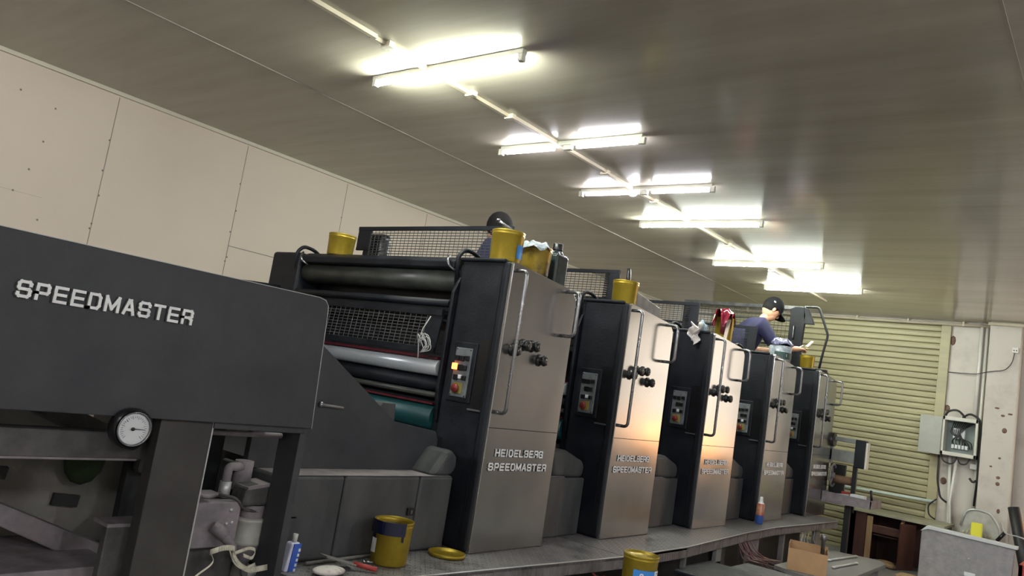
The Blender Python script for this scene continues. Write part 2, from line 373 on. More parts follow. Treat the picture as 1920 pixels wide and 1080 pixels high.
def fixture(x, y0, y1, label, mtube='tube', z=3.35):
    t = empty('tube_light', (x, (y0+y1)/2, CZ), label, 'light')
    MB().box(x-.02, x+.02, y0-.03, y1+.03, z+.018, CZ).build('housing', 'cream_metal', t, bevel=.004)
    MB().cyl((x, y0, z), (x, y1, z), .015, 14).build('tube', mtube, t)
    for y in (y0-.012, y1+.012):
        MB().box(x-.018, x+.018, y-.016, y+.016, z-.02, z+.03).build('end_cap', 'cream_metal', t, bevel=.004)
    return t
fixture(3.06, 2.70, 3.87, 'fluorescent tube light nearest the camera, longest in the photo')
fixture(6.68, 2.71, 3.92, 'fluorescent tube light just beyond the two split LED lights')
fixture(8.48, 2.71, 3.93, 'second farthest fluorescent tube light, above the cap-wearing worker side')
fixture(9.98, 2.69, 3.86, 'farthest fluorescent tube light, nearest the roller shutter')
def split_fixture(x, spans, label, bulb=False, z=3.35):
    t = empty('led_light', (x, 3.3, CZ), label, 'light')
    MB().box(x-.018, x+.018, 2.68, 3.93, z+.018, CZ).build('housing', 'cream_metal', t, bevel=.003)
    for a, b in spans:
        st = MB().box(x-.012, x+.012, a, b, z-.012, z+.008).build('led_strip', 'led', t, bevel=.004)
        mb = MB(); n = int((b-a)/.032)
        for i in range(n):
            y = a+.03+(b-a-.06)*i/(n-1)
            mb.box(x+.075, x+.083, y-.005, y+.005, CZ-.012, CZ-.002)  # glowing dots set on the ceiling as the reflection of the LED beads
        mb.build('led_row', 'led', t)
    for y in (2.68, 3.93): MB().box(x-.016, x+.016, y-.02, y+.02, z-.02, z+.03).build('end_cap', 'cream_metal', t, bevel=.003)
    MB().box(x-.016, x+.016, 3.26, 3.33, z-.02, z+.015).build('connector', 'cream_metal', t, bevel=.003)
    if bulb: MB().blob((x, 3.40, z-.012), (.02, .035, .02), 12).build('bulb', 'led', t)
    return t
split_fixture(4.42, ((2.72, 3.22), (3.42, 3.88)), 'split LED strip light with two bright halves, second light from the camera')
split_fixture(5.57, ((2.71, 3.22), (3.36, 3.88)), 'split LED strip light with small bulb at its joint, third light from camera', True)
# unseen fixtures of the same kind, added over this side to brighten the hall
for i, x in enumerate((-1.5, 1.5, 4.5)):
    t = fixture(x, -3.1, -1.9, 'tube light on the ceiling over the open side of the hall', 'room_tube')
    t['group'] = 'tube lights over the open side of the hall'
t = fixture(-1.2, 2.70, 3.87, 'tube light on the ceiling behind the camera', 'room_tube')

# ------------------------------------------------------------ lettering (squared extended capitals drawn as strokes)
G = {'H': [[(0, 0), (0, 1)], [(1, 0), (1, 1)], [(0, .5), (1, .5)]],
     'E': [[(1, 0), (0, 0), (0, 1), (1, 1)], [(0, .5), (.92, .5)]],
     'I': [[(.5, 0), (.5, 1)]],
     'D': [[(0, 0), (.8, 0), (1, .2), (1, .8), (.8, 1), (0, 1), (0, 0)]],
     'L': [[(0, 1), (0, 0), (1, 0)]],
     'B': [[(0, 0), (.9, 0), (1, .12), (1, .4), (.92, .5), (0, .5)], [(.92, .5), (1, .6), (1, .88), (.9, 1), (0, 1), (0, 0)]],
     'R': [[(0, 0), (0, 1), (.88, 1), (1, .88), (1, .58), (.88, .46), (0, .46)], [(.7, .46), (1, .3), (1, 0)]],
     'G': [[(1, .75), (1, .88), (.85, 1), (.15, 1), (0, .85), (0, .15), (.15, 0), (1, 0), (1, .48), (.55, .48)]],
     'S': [[(1, .80), (1, .88), (.85, 1), (.15, 1), (0, .88), (0, .6), (.12, .5), (.88, .5), (1, .4), (1, .12), (.85, 0), (.15, 0), (0, .12), (0, .20)]],
     'P': [[(0, 0), (0, 1), (.88, 1), (1, .88), (1, .54), (.88, .42), (0, .42)]],
     'M': [[(0, 0), (0, 1), (.5, .15), (1, 1), (1, 0)]],
     'A': [[(0, 0), (.42, 1), (.58, 1), (1, 0)], [(.16, .3), (.84, .3)]],
     'T': [[(0, 1), (1, 1)], [(.5, 0), (.5, 1)]]}
def word(txt, x0, z0, h, width, y, parent, slant=0.0):
    """raised letters on a face looking to -Y, reading towards +X"""
    ws = {'I': .32, 'M': 1.2}
    tot = sum(ws.get(c, 1) for c in txt) + .26*(len(txt)-1)
    k = width/tot; t = h*.175
    def strokes(mb, dx, dz, th, ya, yb):
        x = x0; nst = 0
        for c in txt:
            cw = ws.get(c, 1)*k
            for st in G[c]:
                P = [Vector((x+dx+t/2+p[0]*(cw-t), z0+dz+t/2+p[1]*(h-t))) for p in st]
                for a, b in zip(P[:-1], P[1:]):
                    d = (b-a); L_ = d.length
                    if L_ < 1e-6: continue
                    d.normalize(); n = Vector((-d.y, d.x))*th/2; e = d*th/2
                    q = [a-e-n, b+e-n, b+e+n, a-e+n]
                    nst += 1; mb.prism([(v.x+slant*(v.y-z0), v.y) for v in q], ya-.00025*(nst % 5), yb)
            x += cw+.26*k
        return mb
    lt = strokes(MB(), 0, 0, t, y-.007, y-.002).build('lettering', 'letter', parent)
    strokes(MB(), -.004, -.002, t*1.05, y-.0025, y+.001).build('lettering_base', 'letter_shadow', lt)  # dark offset copy of the letters, painted as their shadow

# ------------------------------------------------------------ printing units
YF = 2.9
def mesh_panel(mb, x, y0, y1, z0, z1, dy=.022, dz=.018, w_=.0028, xf=None):
    n = max(1, int((y1-y0)/dy)); m_ = max(1, int((z1-z0)/dz))
    X = xf or (lambda z: x)
    for i in range(n+1):
        y = y0+(y1-y0)*i/n; mb.tube([(X(z0), y, z0), (X(z1), y, z1)], w_*.6, 4, False)
    for j in range(m_+1):
        z = z0+(z1-z0)*j/m_; mb.box(X(z)-w_*.5, X(z)+w_*.5, y0, y1, z-w_*.6, z+w_*.6)
TOPL, TOPR = 2.312, 2.262
def make_unit(x0):
    t = empty('printing_unit', (x0, YF, .61), '', 'printing press')
    W = .72
    prof = [(x0+.012, .612), (x0+.012, TOPL-.012), (x0+.03, TOPL-.002), (x0+.60, TOPR), (x0+.66, TOPR-.012), (x0+W-.008, TOPR-.06), (x0+W-.005, TOPR-.10), (x0+W, .612)]
    # housing on the near side: painted box, steel face
    MB().prism([(x0, .612), (x0, TOPL), (x0+.61, TOPR+.006), (x0+.69, TOPR-.02), (x0+W+.004, TOPR-.07), (x0+W+.004, .612)], YF+.012, 3.3).build('near_housing', 'paint', t, bevel=.022, seg=4)
    MB().prism(prof, YF-.004, YF+.03).build('face_plate', 'face', t, bevel=.004)
    # door seam around the upper part of the face
    MB().box(x0+.015, x0+W-.01, YF-.0055, YF-.003, 1.326, 1.330).build('face_seam', 'paint', t)
    # top lip over the front
    MB().box(x0-.014, x0+.02, YF+.05, 3.31, TOPL-.012, TOPL+.012).build('top_lip', 'paint', t, bevel=.01, seg=3)
    # dark cover seam down the front side
    MB().box(x0-.003, x0+.01, YF+.062, YF+.07, .64, TOPL-.03).build('cover_seam', 'black', t)
    # control panel in a recess on the front side
    MB().box(x0-.012, x0+.002, 3.055, 3.25, 1.44, 1.80).build('recess_frame', 'paint', t, bevel=.006)
    cp = MB().box(x0-.020, x0-.008, 3.085, 3.215, 1.47, 1.765).build('control_panel', 'panel_pale', t, bevel=.004)
    for (y, z, m_, r_) in ((3.19, 1.70, 'black', .016), (3.15, 1.70, 'black', .016), (3.11, 1.705, 'black', .014), (3.155, 1.645, 'black', .018), (3.12, 1.645, 'black', .015), (3.18, 1.585, 'black', .016), (3.145, 1.59, 'label_white', .012), (3.115, 1.585, 'black', .014)):
        MB().box(x0-.034, x0-.018, y-r_, y+r_, z-r_, z+r_).build('button', m_, cp, bevel=.003)
    MB().box(x0-.024, x0-.018, 3.12, 3.195, 1.49, 1.555).build('stop_plate', 'dull_yellow', cp, bevel=.002)
    MB().lathe([(0, .03), (.024, .028), (.028, .02), (.016, .008), (.016, 0)], (x0-.02, 3.16, 1.52), 20, Matrix.Rotation(-PI/2, 3, 'Y')).build('stop_button', 'lamp_red', cp)
    for y in (3.095, 3.205):
        for z in (1.48, 1.755): MB().blob((x0-.021, y, z), (.004, .005, .005), 8).build('screw', 'black', cp)
    MB().box(x0-.002, x0+.02, 2.975, 3.05, 1.42, 1.83).build('side_recess', 'black', t)
    MB().box(x0-.02, x0, 2.965, 3.055, 1.405, 1.415).build('recess_sill', 'mesh_edge', t)
    # handles and knobs on the face
    hx = x0+.045
    MB().tube(bend([(hx, YF, 2.262), (hx, YF-.085, 2.262), (hx, YF-.085, 1.42), (hx, YF, 1.42)], .035), .0115, 12).build('grab_handle', 'chrome', t)
    hx = x0+.60
    MB().tube(bend([(hx, YF, 2.238), (hx, YF-.10, 2.238), (hx, YF-.10, 1.95), (hx, YF, 1.95)], .04), .0115, 12).build('grab_handle', 'chrome', t)
    for (dx, z) in ((.115, 1.795), (.205, 1.835), (.30, 1.84), (.395, 1.765)):
        kb = MB().lathe([(.034, 0), (.034, .012), (.024, .016), (.022, .026), (.030, .034), (.030, .054), (.022, .058), (0, .058)], (x0+dx, YF-.004, z), 16, Matrix.Rotation(PI/2, 3, 'X'), flute=.09).build('knob', 'black', t)
        MB().lathe([(.013, .057), (.013, .060), (0, .060)], (x0+dx, YF-.004, z), 16, Matrix.Rotation(PI/2, 3, 'X')).build('knob_cap', 'chrome', kb)
        MB().lathe([(.006, .060), (.006, .0615), (0, .0615)], (x0+dx, YF-.004, z), 10, Matrix.Rotation(PI/2, 3, 'X')).build('knob_center', 'black', kb)
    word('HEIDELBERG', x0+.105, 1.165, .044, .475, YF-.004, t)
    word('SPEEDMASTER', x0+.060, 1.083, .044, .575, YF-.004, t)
    # inner frame strip beside the near housing
    MB().prism([(x0+.03, .62), (x0+.03, 2.2), (x0+.06, 2.29), (x0+.5, 2.25), (x0+.6, .62)], 3.3, 3.36).build('inner_frame', 'paint', t, bevel=.01)
    MB().prism([(x0+.01, 1.3), (x0-.02, 1.5), (x0-.02, 2.1), (x0+.02, 2.2), (x0+.06, 2.2), (x0+.06, 1.3)], 3.31, 3.335).build('arm_plate', 'paint', t, bevel=.005)
    # curved rails over the front corners
    for y in (3.34, 5.02):
        MB().tube(bend([(x0+.02, y, 2.15), (x0-.005, y, 2.33), (x0+.04, y-.01, 2.385), (x0+.14, y-.02, 2.375), (x0+.26, y-.02, 2.30)], .05), .014, 10).build('corner_rail', 'paint', t)
    # ink fountain, rollers and guard between the housings
    yA, yB = 3.36, 4.96
    MB().prism([(x0-.005, 2.255), (x0-.012, 2.30), (x0+.06, 2.335), (x0+.40, 2.335), (x0+.40, 2.24), (x0+.05, 2.25)], yA, yB).build('fountain_cover', 'paint', t, bevel=.008)
    for y in (yA+.05, yB-.03): 
        MB().tube(bend([(x0-.01, y, 2.33), (x0-.035, y-.01, 2.30), (x0-.03, y-.03, 2.26), (x0+.01, y-.06, 2.235)], .02), .008, 8).build('fountain_latch', 'chrome', t)
    MB().cyl((x0+.10, yA, 2.19), (x0+.10, yB, 2.19), .075, 28).build('ink_roller', 'roller_dark', t)
    MB().box(x0+.22, x0+.26, yA, yB, .95, 2.24).build('back_plate', 'void', t)
    MB().cyl((x0+.02, yA, 2.03), (x0+.02, yB, 2.03), .026, 16).build('crossbar', 'paint', t)
    MB().cyl((x0+.05, yA, 1.965), (x0+.05, yB, 1.965), .018, 14).build('crossbar', 'paint', t)
    gx = lambda z: x0-.02-(2.0-z)*.10
    gp = MB(); gp.box(gx(1.98)-.012, gx(1.98)+.012, yA+.01, yB, 1.945, 1.985); gp.box(gx(1.72)-.012, gx(1.72)+.012, yA+.01, yB, 1.705, 1.74)
    gp.prism([(gx(1.98), 1.98), (gx(1.98)+.012, 1.98), (gx(1.71)+.012, 1.71), (gx(1.71), 1.71)], yA+.01, yA+.14)
    gd = gp.build('finger_guard', 'paint', t)
    gm = MB(); mesh_panel(gm, 0, yA+.14, yB, 1.74, 1.945, .05, .0205, .0035, gx); gm.build('guard_mesh', 'mesh_edge', gd)
    MB().box(x0-.02, x0+.02, yA, yB, 1.672, 1.690).build('red_rail', 'red', t)
    MB().cyl((x0+.03, yA, 1.625), (x0+.03, yB, 1.625), .052, 28).build('plate_cylinder', 'roller_white', t)
    MB().cyl((x0+.06, yA, 1.52), (x0+.06, yB, 1.52), .045, 24).build('form_roller', 'paint', t)
    MB().cyl((x0+.03, yA, 1.455), (x0+.03, yB, 1.455), .018, 14).build('form_rod', 'roller_dark', t)
    MB().box(x0+.0, x0+.03, yA, yB, 1.395, 1.408).build('red_rail', 'red', t)
    MB().cyl((x0+.08, yA, 1.32), (x0+.08, yB, 1.32), .085, 28).build('blanket_cylinder', 'roller_teal', t)
    MB().box(x0-.02, x0+.2, yA, yB, .64, 1.2).build('lower_plate', 'void', t, bevel=.02)
    # far housing
    MB().prism([(x0+.0, .62), (x0+.0, 2.335), (x0+.60, 2.30), (x0+.72, 2.2), (x0+.72, .62)], 4.97, 5.34).build('far_housing', 'paint', t, bevel=.03, seg=4)
    MB().box(x0+.26, x0+.66, yA, 4.97, .62, 2.1).build('core', 'void', t)
    # mesh guard on the back of the unit
    gx0 = x0+.40
    gr = MB(); gr.box(gx0-.012, gx0+.012, 3.27, 4.83, 2.60, 2.628); gr.box(gx0-.01, gx0+.01, 3.35, 4.72, 2.335, 2.36)
    gg = gr.build('rear_guard', 'paint', t)
    MB().box(gx0-.01, gx0+.01, 4.68, 4.83, 2.44, 2.602).box(gx0-.01, gx0+.01, 4.68, 4.74, 2.33, 2.44).build('guard_end_plate', 'paint', gg, bevel=.004)
    MB().box(gx0-.01, gx0+.01, 3.27, 3.37, 2.28, 2.602).build('guard_end_plate', 'paint', gg, bevel=.004)
    gm = MB(); mesh_panel(gm, gx0, 3.36, 4.68, 2.36, 2.60, .042, .0185, .0045); gm.build('guard_mesh', 'mesh', gg)
    gm = MB()
    for j in range(13): gm.box(gx0-.016, gx0+.016, 3.36, 3.40, 2.362+j*.0185, 2.371+j*.0185)
    gm.build('guard_louvre', 'black', gg)
    return t
def unit_cover(t, x0, xn):
    """lower covers and rounded horn in the gap after a unit (ends at the next one)"""
    y = 3.04
    MB().box(x0+.724, xn-.30, y, 3.4, .612, 1.018).build('lower_cover', 'cover', t, bevel=.012, seg=3)
    MB().box(xn-.297, xn-.045, y+.012, 3.4, .612, 1.012).build('lower_cover', 'cover', t, bevel=.012, seg=3)
    MB().prism([(xn-.42, 1.012), (xn-.50, 1.20), (xn-.30, 1.20), (xn-.075, 1.13), (xn-.045, 1.09), (xn-.06, 1.012)], y+.02, 3.3).build('horn_cover', 'cover', t, bevel=.03, seg=4)
    MB().box(x0+.726, xn-.31, y+.005, 3.395, 1.0185, 1.0205).build('dust_film', 'dust_metal', t)
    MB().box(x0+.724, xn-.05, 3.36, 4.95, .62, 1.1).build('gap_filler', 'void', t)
    MB().box(x0+.66, xn-.1, 3.40, 5.6, 1.18, 1.22).build('galley_plate', 'checker', t, bevel=.004)
XS = [3.515, 4.93, 6.435, 7.925, 9.455]
unit = make_unit(XS[0])
units = [unit]
for i in range(1, 5):
    u_ = dup(unit); u_.location = (XS[i], YF, .61); units.append(u_)
for i in range(4): unit_cover(units[i], XS[i], XS[i+1])
unit_cover(units[4], XS[4], 10.50)
for i, lb in enumerate(('dark grey printing press unit nearest the camera, with lit orange button and dull steel face',
                        'second printing press unit from the camera, with a lone ink can and knife on top',
                        'middle printing press unit with the brightest warm glow on its steel face',
                        'fourth printing press unit from the camera, right below the worker in navy',
                        'farthest printing press unit, nearest the roller shutter')):
    tag(units[i], lb, 'printing press', 'press units in a row')
# lit buttons on the first and the last unit
for i in (0, 4):
    x0 = XS[i]
    MB().box(x0-.037, x0-.018, 3.182, 3.216, 1.630, 1.668).build('lit_button', 'amber', units[i], bevel=.004, label='lit orange button')
# slatted side guard on the second unit
x0 = XS[1]
MB().prism([(x0+.43, 2.30), (x0+.43, 2.50), (x0+.95, 2.42), (x0+1.0, 2.30)], 3.17, 3.19).build('side_guard', 'mesh_edge', units[1], bevel=.004)
# tall guard, hooded end and rail of the last unit
gx0 = XS[4]+.42; t = units[4]
gr = MB(); gr.box(gx0-.015, gx0+.015, 3.28, 4.95, 3.075, 3.12); gr.box(gx0-.012, gx0+.012, 3.4, 4.9, 2.93, 2.945); gr.box(gx0-.012, gx0+.012, 3.4, 4.9, 2.34, 2.37)
gg = gr.build('tall_guard', 'mesh_edge', t, bevel=.003)
MB().box(gx0-.012, gx0+.012, 4.84, 4.95, 2.34, 3.08).build('guard_end_plate', 'paint', gg)
gm = MB(); mesh_panel(gm, gx0, 3.46, 4.84, 2.37, 3.075, .05, .03, .0045); gm.build('guard_mesh', 'mesh', gg)
ep = MB().prism([(3.46, 2.32), (3.46, 3.08), (3.40, 3.11), (3.30, 3.11), (3.27, 3.02), (3.30, 2.32)], gx0-.03, gx0+.03, 'x').build('guard_end_plate', 'paint', gg, bevel=.004)
MB().tube(bend([(gx0-.03, 3.39, 2.86), (gx0-.06, 3.39, 2.86), (gx0-.06, 3.39, 2.70), (gx0-.03, 3.39, 2.70)], .02), .009, 8).build('plate_handle', 'chrome', ep)
MB().prism([(3.30, 3.11), (3.24, 3.09), (3.16, 2.90), (3.28, 2.90)], gx0-.03, gx0+.03, 'x').build('guard_hood', 'paint', gg, bevel=.003)
MB().tube(bend([(gx0, 3.30, 3.115), (gx0, 3.12, 3.12), (gx0, 2.98, 2.78), (gx0, 3.02, 2.55), (gx0, 3.06, 2.24)], .04), .014, 10).build('guard_rail', 'paint', gg)

# ------------------------------------------------------------ delivery end of the press (left foreground)
dl = empty('delivery_unit', (1.0, 2.9, 0), 'large dark grey delivery end of the press with white lettering, left foreground', 'printing press')
MB().prism([(-1.2, 1.845), (2.165, 1.845), (2.20, 1.838), (2.218, 1.815), (2.222, 1.79), (2.25, 1.262), (-1.2, 1.262)], 2.86, 2.90).build('side_panel', 'paint_face', dl, bevel=.003)
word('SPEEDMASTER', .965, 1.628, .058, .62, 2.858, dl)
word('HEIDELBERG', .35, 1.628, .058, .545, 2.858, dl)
MB().prism([(1.4, 1.8), (2.2, 1.8), (2.9, 2.02), (3.45, 2.06), (3.45, 1.3), (1.4, 1.3)], 5.05, 5.12).build('far_panel', 'paint', dl, bevel=.004)
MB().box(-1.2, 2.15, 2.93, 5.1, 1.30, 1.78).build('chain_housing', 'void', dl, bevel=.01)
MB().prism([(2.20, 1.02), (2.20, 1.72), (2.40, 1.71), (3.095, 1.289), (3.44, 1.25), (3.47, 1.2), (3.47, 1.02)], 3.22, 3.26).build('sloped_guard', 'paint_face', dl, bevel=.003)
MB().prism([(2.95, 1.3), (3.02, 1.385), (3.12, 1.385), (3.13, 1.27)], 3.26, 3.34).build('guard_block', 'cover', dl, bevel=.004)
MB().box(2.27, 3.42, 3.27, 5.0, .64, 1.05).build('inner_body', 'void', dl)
MB().box(2.26, 3.44, 3.045, 3.22, 1.0185, 1.0205).build('dust_film', 'dust_metal', dl)
# sloped guard lever
lv = MB().blob((2.559, 3.21, 1.344), (.016, .012, .016), 12)
lv.build('lever_boss', 'chrome', dl)
MB().tube([(2.559, 3.205, 1.344), (2.68, 3.18, 1.340)], [.008, .006], 8).build('lever', 'steelgrey', dl)
# lower covers with seams and a latch
for a, b in ((2.24, 2.655), (2.660, 3.190), (3.195, 3.46)):
    MB().box(a, b, 3.04, 3.5, .612, 1.018).build('lower_cover', 'cover', dl, bevel=.016, seg=3)
MB().box(3.12, 3.165, 3.025, 3.04, .81, .85).build('cover_latch', 'black', dl, bevel=.003)
MB().box(3.135, 3.15, 3.02, 3.03, .82, .84).build('latch_pin', 'chrome', dl)
MB().prism([(3.28, 1.015), (3.38, 1.15), (3.43, 1.175), (3.485, 1.13), (3.50, 1.07), (3.46, 1.015)], 3.05, 3.3).build('horn_cover', 'cover', dl, bevel=.035, seg=4)
# post and frames under the panel
MB().box(1.565, 1.785, 2.89, 2.96, 0, 1.27).build('post', 'post_paint', dl, bevel=.004)
MB().box(1.783, 1.789, 2.888, 2.93, 0, 1.262).build('post_edge', 'bright_edge', dl)
MB().prism([(-1.2, 1.846), (2.165, 1.846), (2.20, 1.839), (2.219, 1.816), (2.223, 1.79), (2.251, 1.262), (2.2485, 1.262), (2.220, 1.79), (2.216, 1.817), (2.198, 1.836), (2.165, 1.8435), (-1.2, 1.8435)], 2.858, 2.901).build('panel_edge', 'bright_edge', dl)
MB().box(2.225, 2.262, 2.90, 3.05, 0, 1.27).build('frame_edge', 'paint_face', dl, bevel=.003)
MB().box(1.785, 2.24, 2.88, 2.93, 1.235, 1.27).build('frame_top', 'paint_face', dl, bevel=.003)
MB().cyl((1.78, 3.0, 1.205), (2.2, 3.0, 1.205), .012, 10).build('cross_tube', 'dust_metal', dl)
MB().box(1.785, 2.24, 3.5, 3.55, .0, 1.25).build('inner_wall', 'void', dl)
MB().box(1.79, 2.02, 3.42, 3.48, .95, 1.16).build('inner_plate', 'dust_dark', dl, bevel=.02)
# beams and pile chamber behind the opening on the left
MB().box(-.6, 1.60, 3.0, 3.09, 1.085, 1.185).build('beam', 'dust_dark', dl, bevel=.006)
MB().box(-.6, 1.56, 3.002, 3.08, 1.078, 1.105).build('beam_flange', 'dust_metal', dl, bevel=.004)
mb = MB().prism([(-.6, .3), (-.6, 1.20), (1.0, 1.28), (1.83, 1.1), (1.83, .3)], 3.62, 3.66); mb.build('chamber_wall', 'olive_metal', dl)
MB().prism([(1.30, 1.28), (1.30, 1.20), (1.72, 1.03), (1.75, 1.10)], 3.3, 3.6).build('gusset', 'dust_dark', dl)
for a, b in ((1.29, .92), (1.60, .80)): MB().box(a-.06, a+.05, 3.60, 3.625, b-.025, b+.025, Matrix.Rotation(.12, 3, 'Y')).build('slot', 'black', dl)
MB().box(1.855, 1.90, 3.55, 3.60, .2, 1.2).build('side_strip', 'dust_dark', dl)
MB().box(1.90, 2.0, 3.64, 3.7, .0, 1.25).build('rear_void', 'black', dl)
MB().prism([(.6, 1.13), (.6, 1.075), (1.60, .60), (1.74, .60), (1.74, .635)], 3.35, 3.42).build('diagonal_brace', 'dust_metal', dl, bevel=.006)
MB().box(-.6, 1.62, 3.10, 3.62, .61, .655).build('lower_table', 'dust_metal', dl, bevel=.006)
MB().box(1.50, 1.60, 3.0, 3.04, .50, .83).build('side_bracket', 'dust_dark', dl, bevel=.004)
MB().box(1.50, 1.70, 3.0, 3.12, .825, .84).build('bracket_top', 'dust_metal', dl, bevel=.003)
MB().box(-.6, 1.58, 3.2, 3.25, 0, .61).build('lower_skirt', 'dust_dark', dl)
MB().blob((1.63, 3.58, .98), (.09, .03, .11), 12).build('oil_pad', mat('oily_green_felt', (.02, .035, .01), rough=.9), dl)
# pressure gauge
ga = empty('pressure_gauge', (1.44, 2.86, 1.17), 'round white dial gauge with chrome rim hanging below the delivery panel', 'gauge')
RX = Matrix.Rotation(PI/2, 3, 'X')
gc = (1.43, 2.83, 1.225)
MB().lathe([(0, -.04), (.072, -.04), (.074, .0), (.066, .012)], gc, 36, RX).build('case', 'black', ga)
MB().lathe([(.060, .008), (.064, .016), (.060, .021), (.056, .014)], gc, 40, RX).build('rim', 'chrome', ga)
di = MB().lathe([(0, .010), (.058, .010)], gc, 36, RX).build('dial', 'gauge_face', ga)
mb = MB()
for k in range(28):
    a = math.radians(-225+k*10); r0_, r1_ = (.040, .048) if k % 3 else (.036, .048)
    mb.tube([(gc[0]+r0_*math.cos(-a), gc[1]-.0115, gc[2]+r0_*math.sin(-a)), (gc[0]+r1_*math.cos(-a), gc[1]-.0115, gc[2]+r1_*math.sin(-a))], .0008, 4)
mb.build('dial_marks', 'print_grey', di)
MB().tube([(gc[0]-.008, gc[1]-.014, gc[2]+.001), (gc[0]+.040, gc[1]-.014, gc[2]-.001)], [.0022, .0008], 6).blob((gc[0]-.004, gc[1]-.014, gc[2]), (.008, .003, .007), 10).build('needle', 'black', ga)
MB().cyl((gc[0]+.02, 2.86, 1.20), (gc[0]+.1, 3.0, 1.15), .03, 14).build('mount', 'dust_dark', ga)

# powder sprayer apparatus inside the opening
ap = empty('powder_sprayer', (2.05, 3.1, .0), 'dusty pump apparatus with black cup and valve inside the delivery opening', 'machine')
MB().box(1.90, 2.12, 3.08, 3.34, .70, .895).build('control_box', 'dust_metal', ap, bevel=.006)
MB().box(1.895, 1.90, 3.1, 3.30, .72, .86).build('box_side', 'dust_dark', ap)
MB().box(1.93, 2.20, 3.14, 3.36, .0, .70).build('pedestal', 'dust_dark', ap, bevel=.006)
MB().cyl((1.985, 3.06, .80), (2.03, 3.02, .76), .026, 14).tube([(2.0, 3.05, .79), (2.06, 3.0, .72), (2.08, 3.0, .66)], [.028, .018, .012], 12).build('plug', 'dust_metal', ap)
for q in ((2.06, 3.078, .80), (2.085, 3.078, .805), (2.07, 3.078, .86)): MB().blob(q, (.008, .004, .008), 10).build('button', 'alu', ap)
MB().lathe([(.066, 0), (.070, .006), (.070, .012), (.066, .016), (.066, .10), (.071, .104), (.071, .112), (.064, .116), (.05, .12)], (2.205, 3.12, .70), 28).build('glass_bowl', 'plastic_clear', ap)
MB().lathe([(.055, 0), (.058, .06), (.052, .065)], (2.205, 3.12, .81), 28).build('neck', 'dust_metal', ap)
MB().lathe([(.02, -.10), (.04, -.06), (.062, -.02), (.066, 0)], (2.205, 3.12, .70), 24).build('funnel', 'dust_metal', ap)
MB().cyl((2.19, 3.12, .36), (2.19, 3.12, .62), .03, 16).build('pipe', 'steelgrey', ap)
MB().prism([(2.11, .875), (2.12, .965), (2.30, .985), (2.26, .875)], 3.06, 3.18).build('cup', 'dust_dark', ap, bevel=.018, seg=3)
MB().prism([(2.12, .962), (2.30, .99), (2.30, .975), (2.12, .95)], 3.055, 3.185).build('cup_rim', 'dust_metal', ap)
MB().cyl((2.16, 3.18, .93), (2.16, 3.18, 1.06), .042, 24).build('motor', 'dust_metal', ap)
MB().tube(bend([(2.07, 3.16, .93), (2.07, 3.16, 1.035), (2.14, 3.16, 1.035)], .02), .02, 12).build('elbow', 'dust_metal', ap)
MB().cyl((2.07, 3.16, .90), (2.07, 3.16, .97), .026, 12).build('coupling', 'alu', ap)
MB().tube(bend([(1.94, 3.2, 1.0), (1.93, 3.17, .93), (1.98, 3.15, .90), (2.06, 3.15, .92)], .04), .010, 8).build('hose', 'dust_metal', ap)
MB().tube(bend([(2.02, 3.12, .92), (2.09, 3.08, .91), (2.13, 3.08, .86), (2.2, 3.07, .85)], .04), .007, 8).build('hose', 'dust_dark', ap)
MB().tube(bend([(2.28, 3.10, .62), (2.28, 3.08, .55), (2.2, 3.06, .48), (2.12, 3.05, .3)], .05), .007, 8).build('hose', 'wire', ap)
MB().tube(bend([(2.26, 3.10, .66), (2.26, 3.07, .57), (2.18, 3.05, .50), (2.1, 3.04, .3)], .05), .007, 8).build('hose', 'wire_pale', ap)
MB().box(2.265, 2.40, 3.04, 3.07, .818, .830).build('bracket', 'dust_metal', ap, bevel=.003)
MB().cyl((2.325, 3.05, .83), (2.325, 3.05, .855), .013, 12).build('bolt', 'dust_metal', ap)
MB().lathe([(0, 0), (.032, .002), (.038, .02), (.032, .05), (.02, .07), (.016, .10)], (2.325, 3.05, .80), 20, Matrix.Rotation(PI, 3, 'X')).build('valve', 'dust_metal', ap)
MB().cyl((2.18, 3.05, .585), (2.24, 3.05, .60), .025, 12).cyl((2.18, 3.05, .54), (2.24, 3.05, .55), .022, 12).build('fittings', 'alu', ap)
# cream tape tied on the plug
rb = MB()
def ribbon(mb, pts, wdt=.018):
    P = bend(pts, .03, 6)
    for a, b in zip(P[:-1], P[1:]):
        n = Vector((0, .25, 1)).normalized()*wdt/2
        v = [mb.bm.verts.new(q) for q in (a-n, b-n, b+n, a+n)]; fc = mb.bm.faces.new(v); fc.smooth = True
ribbon(rb, [(1.955, 3.0, .705), (2.0, 2.97, .73), (2.05, 2.96, .725), (2.05, 2.98, .69)], .022)
ribbon(rb, [(2.045, 2.97, .70), (2.09, 2.96, .645), (2.14, 2.96, .625), (2.22, 2.95, .635)], .024)
ribbon(rb, [(2.03, 2.98, .72), (2.06, 2.97, .66), (2.10, 2.95, .635), (2.16, 2.96, .65)], .014)
ribbon(rb, [(2.05, 2.97, .70), (2.12, 2.97, .72), (2.16, 2.97, .71), (2.15, 2.97, .67), (2.10, 2.97, .69)], .014)
rb.build('knot', 'ribbon', None, solid=.002)
kn = bpy.context.scene.objects['knot']; kn.name = 'cotton_tape'; rebase(kn); tag(kn, 'cream cotton tape knotted around the dusty plug, one end trailing left', 'tape')
off = Vector(kn.location)
mb = MB(); P = bend([(1.955, 2.99, .70), (1.90, 2.87, .70), (1.80, 2.84, .66), (1.69, 2.84, .55)], .08, 8)
for a, b in zip(P[:-1], P[1:]):
    n = Vector((0, .3, 1)).normalized()*.004; v = [mb.bm.verts.new(q) for q in (a-n, b-n, b+n, a+n)]; mb.bm.faces.new(v)
mb.build('tape_tail', 'ribbon', kn, solid=.002)

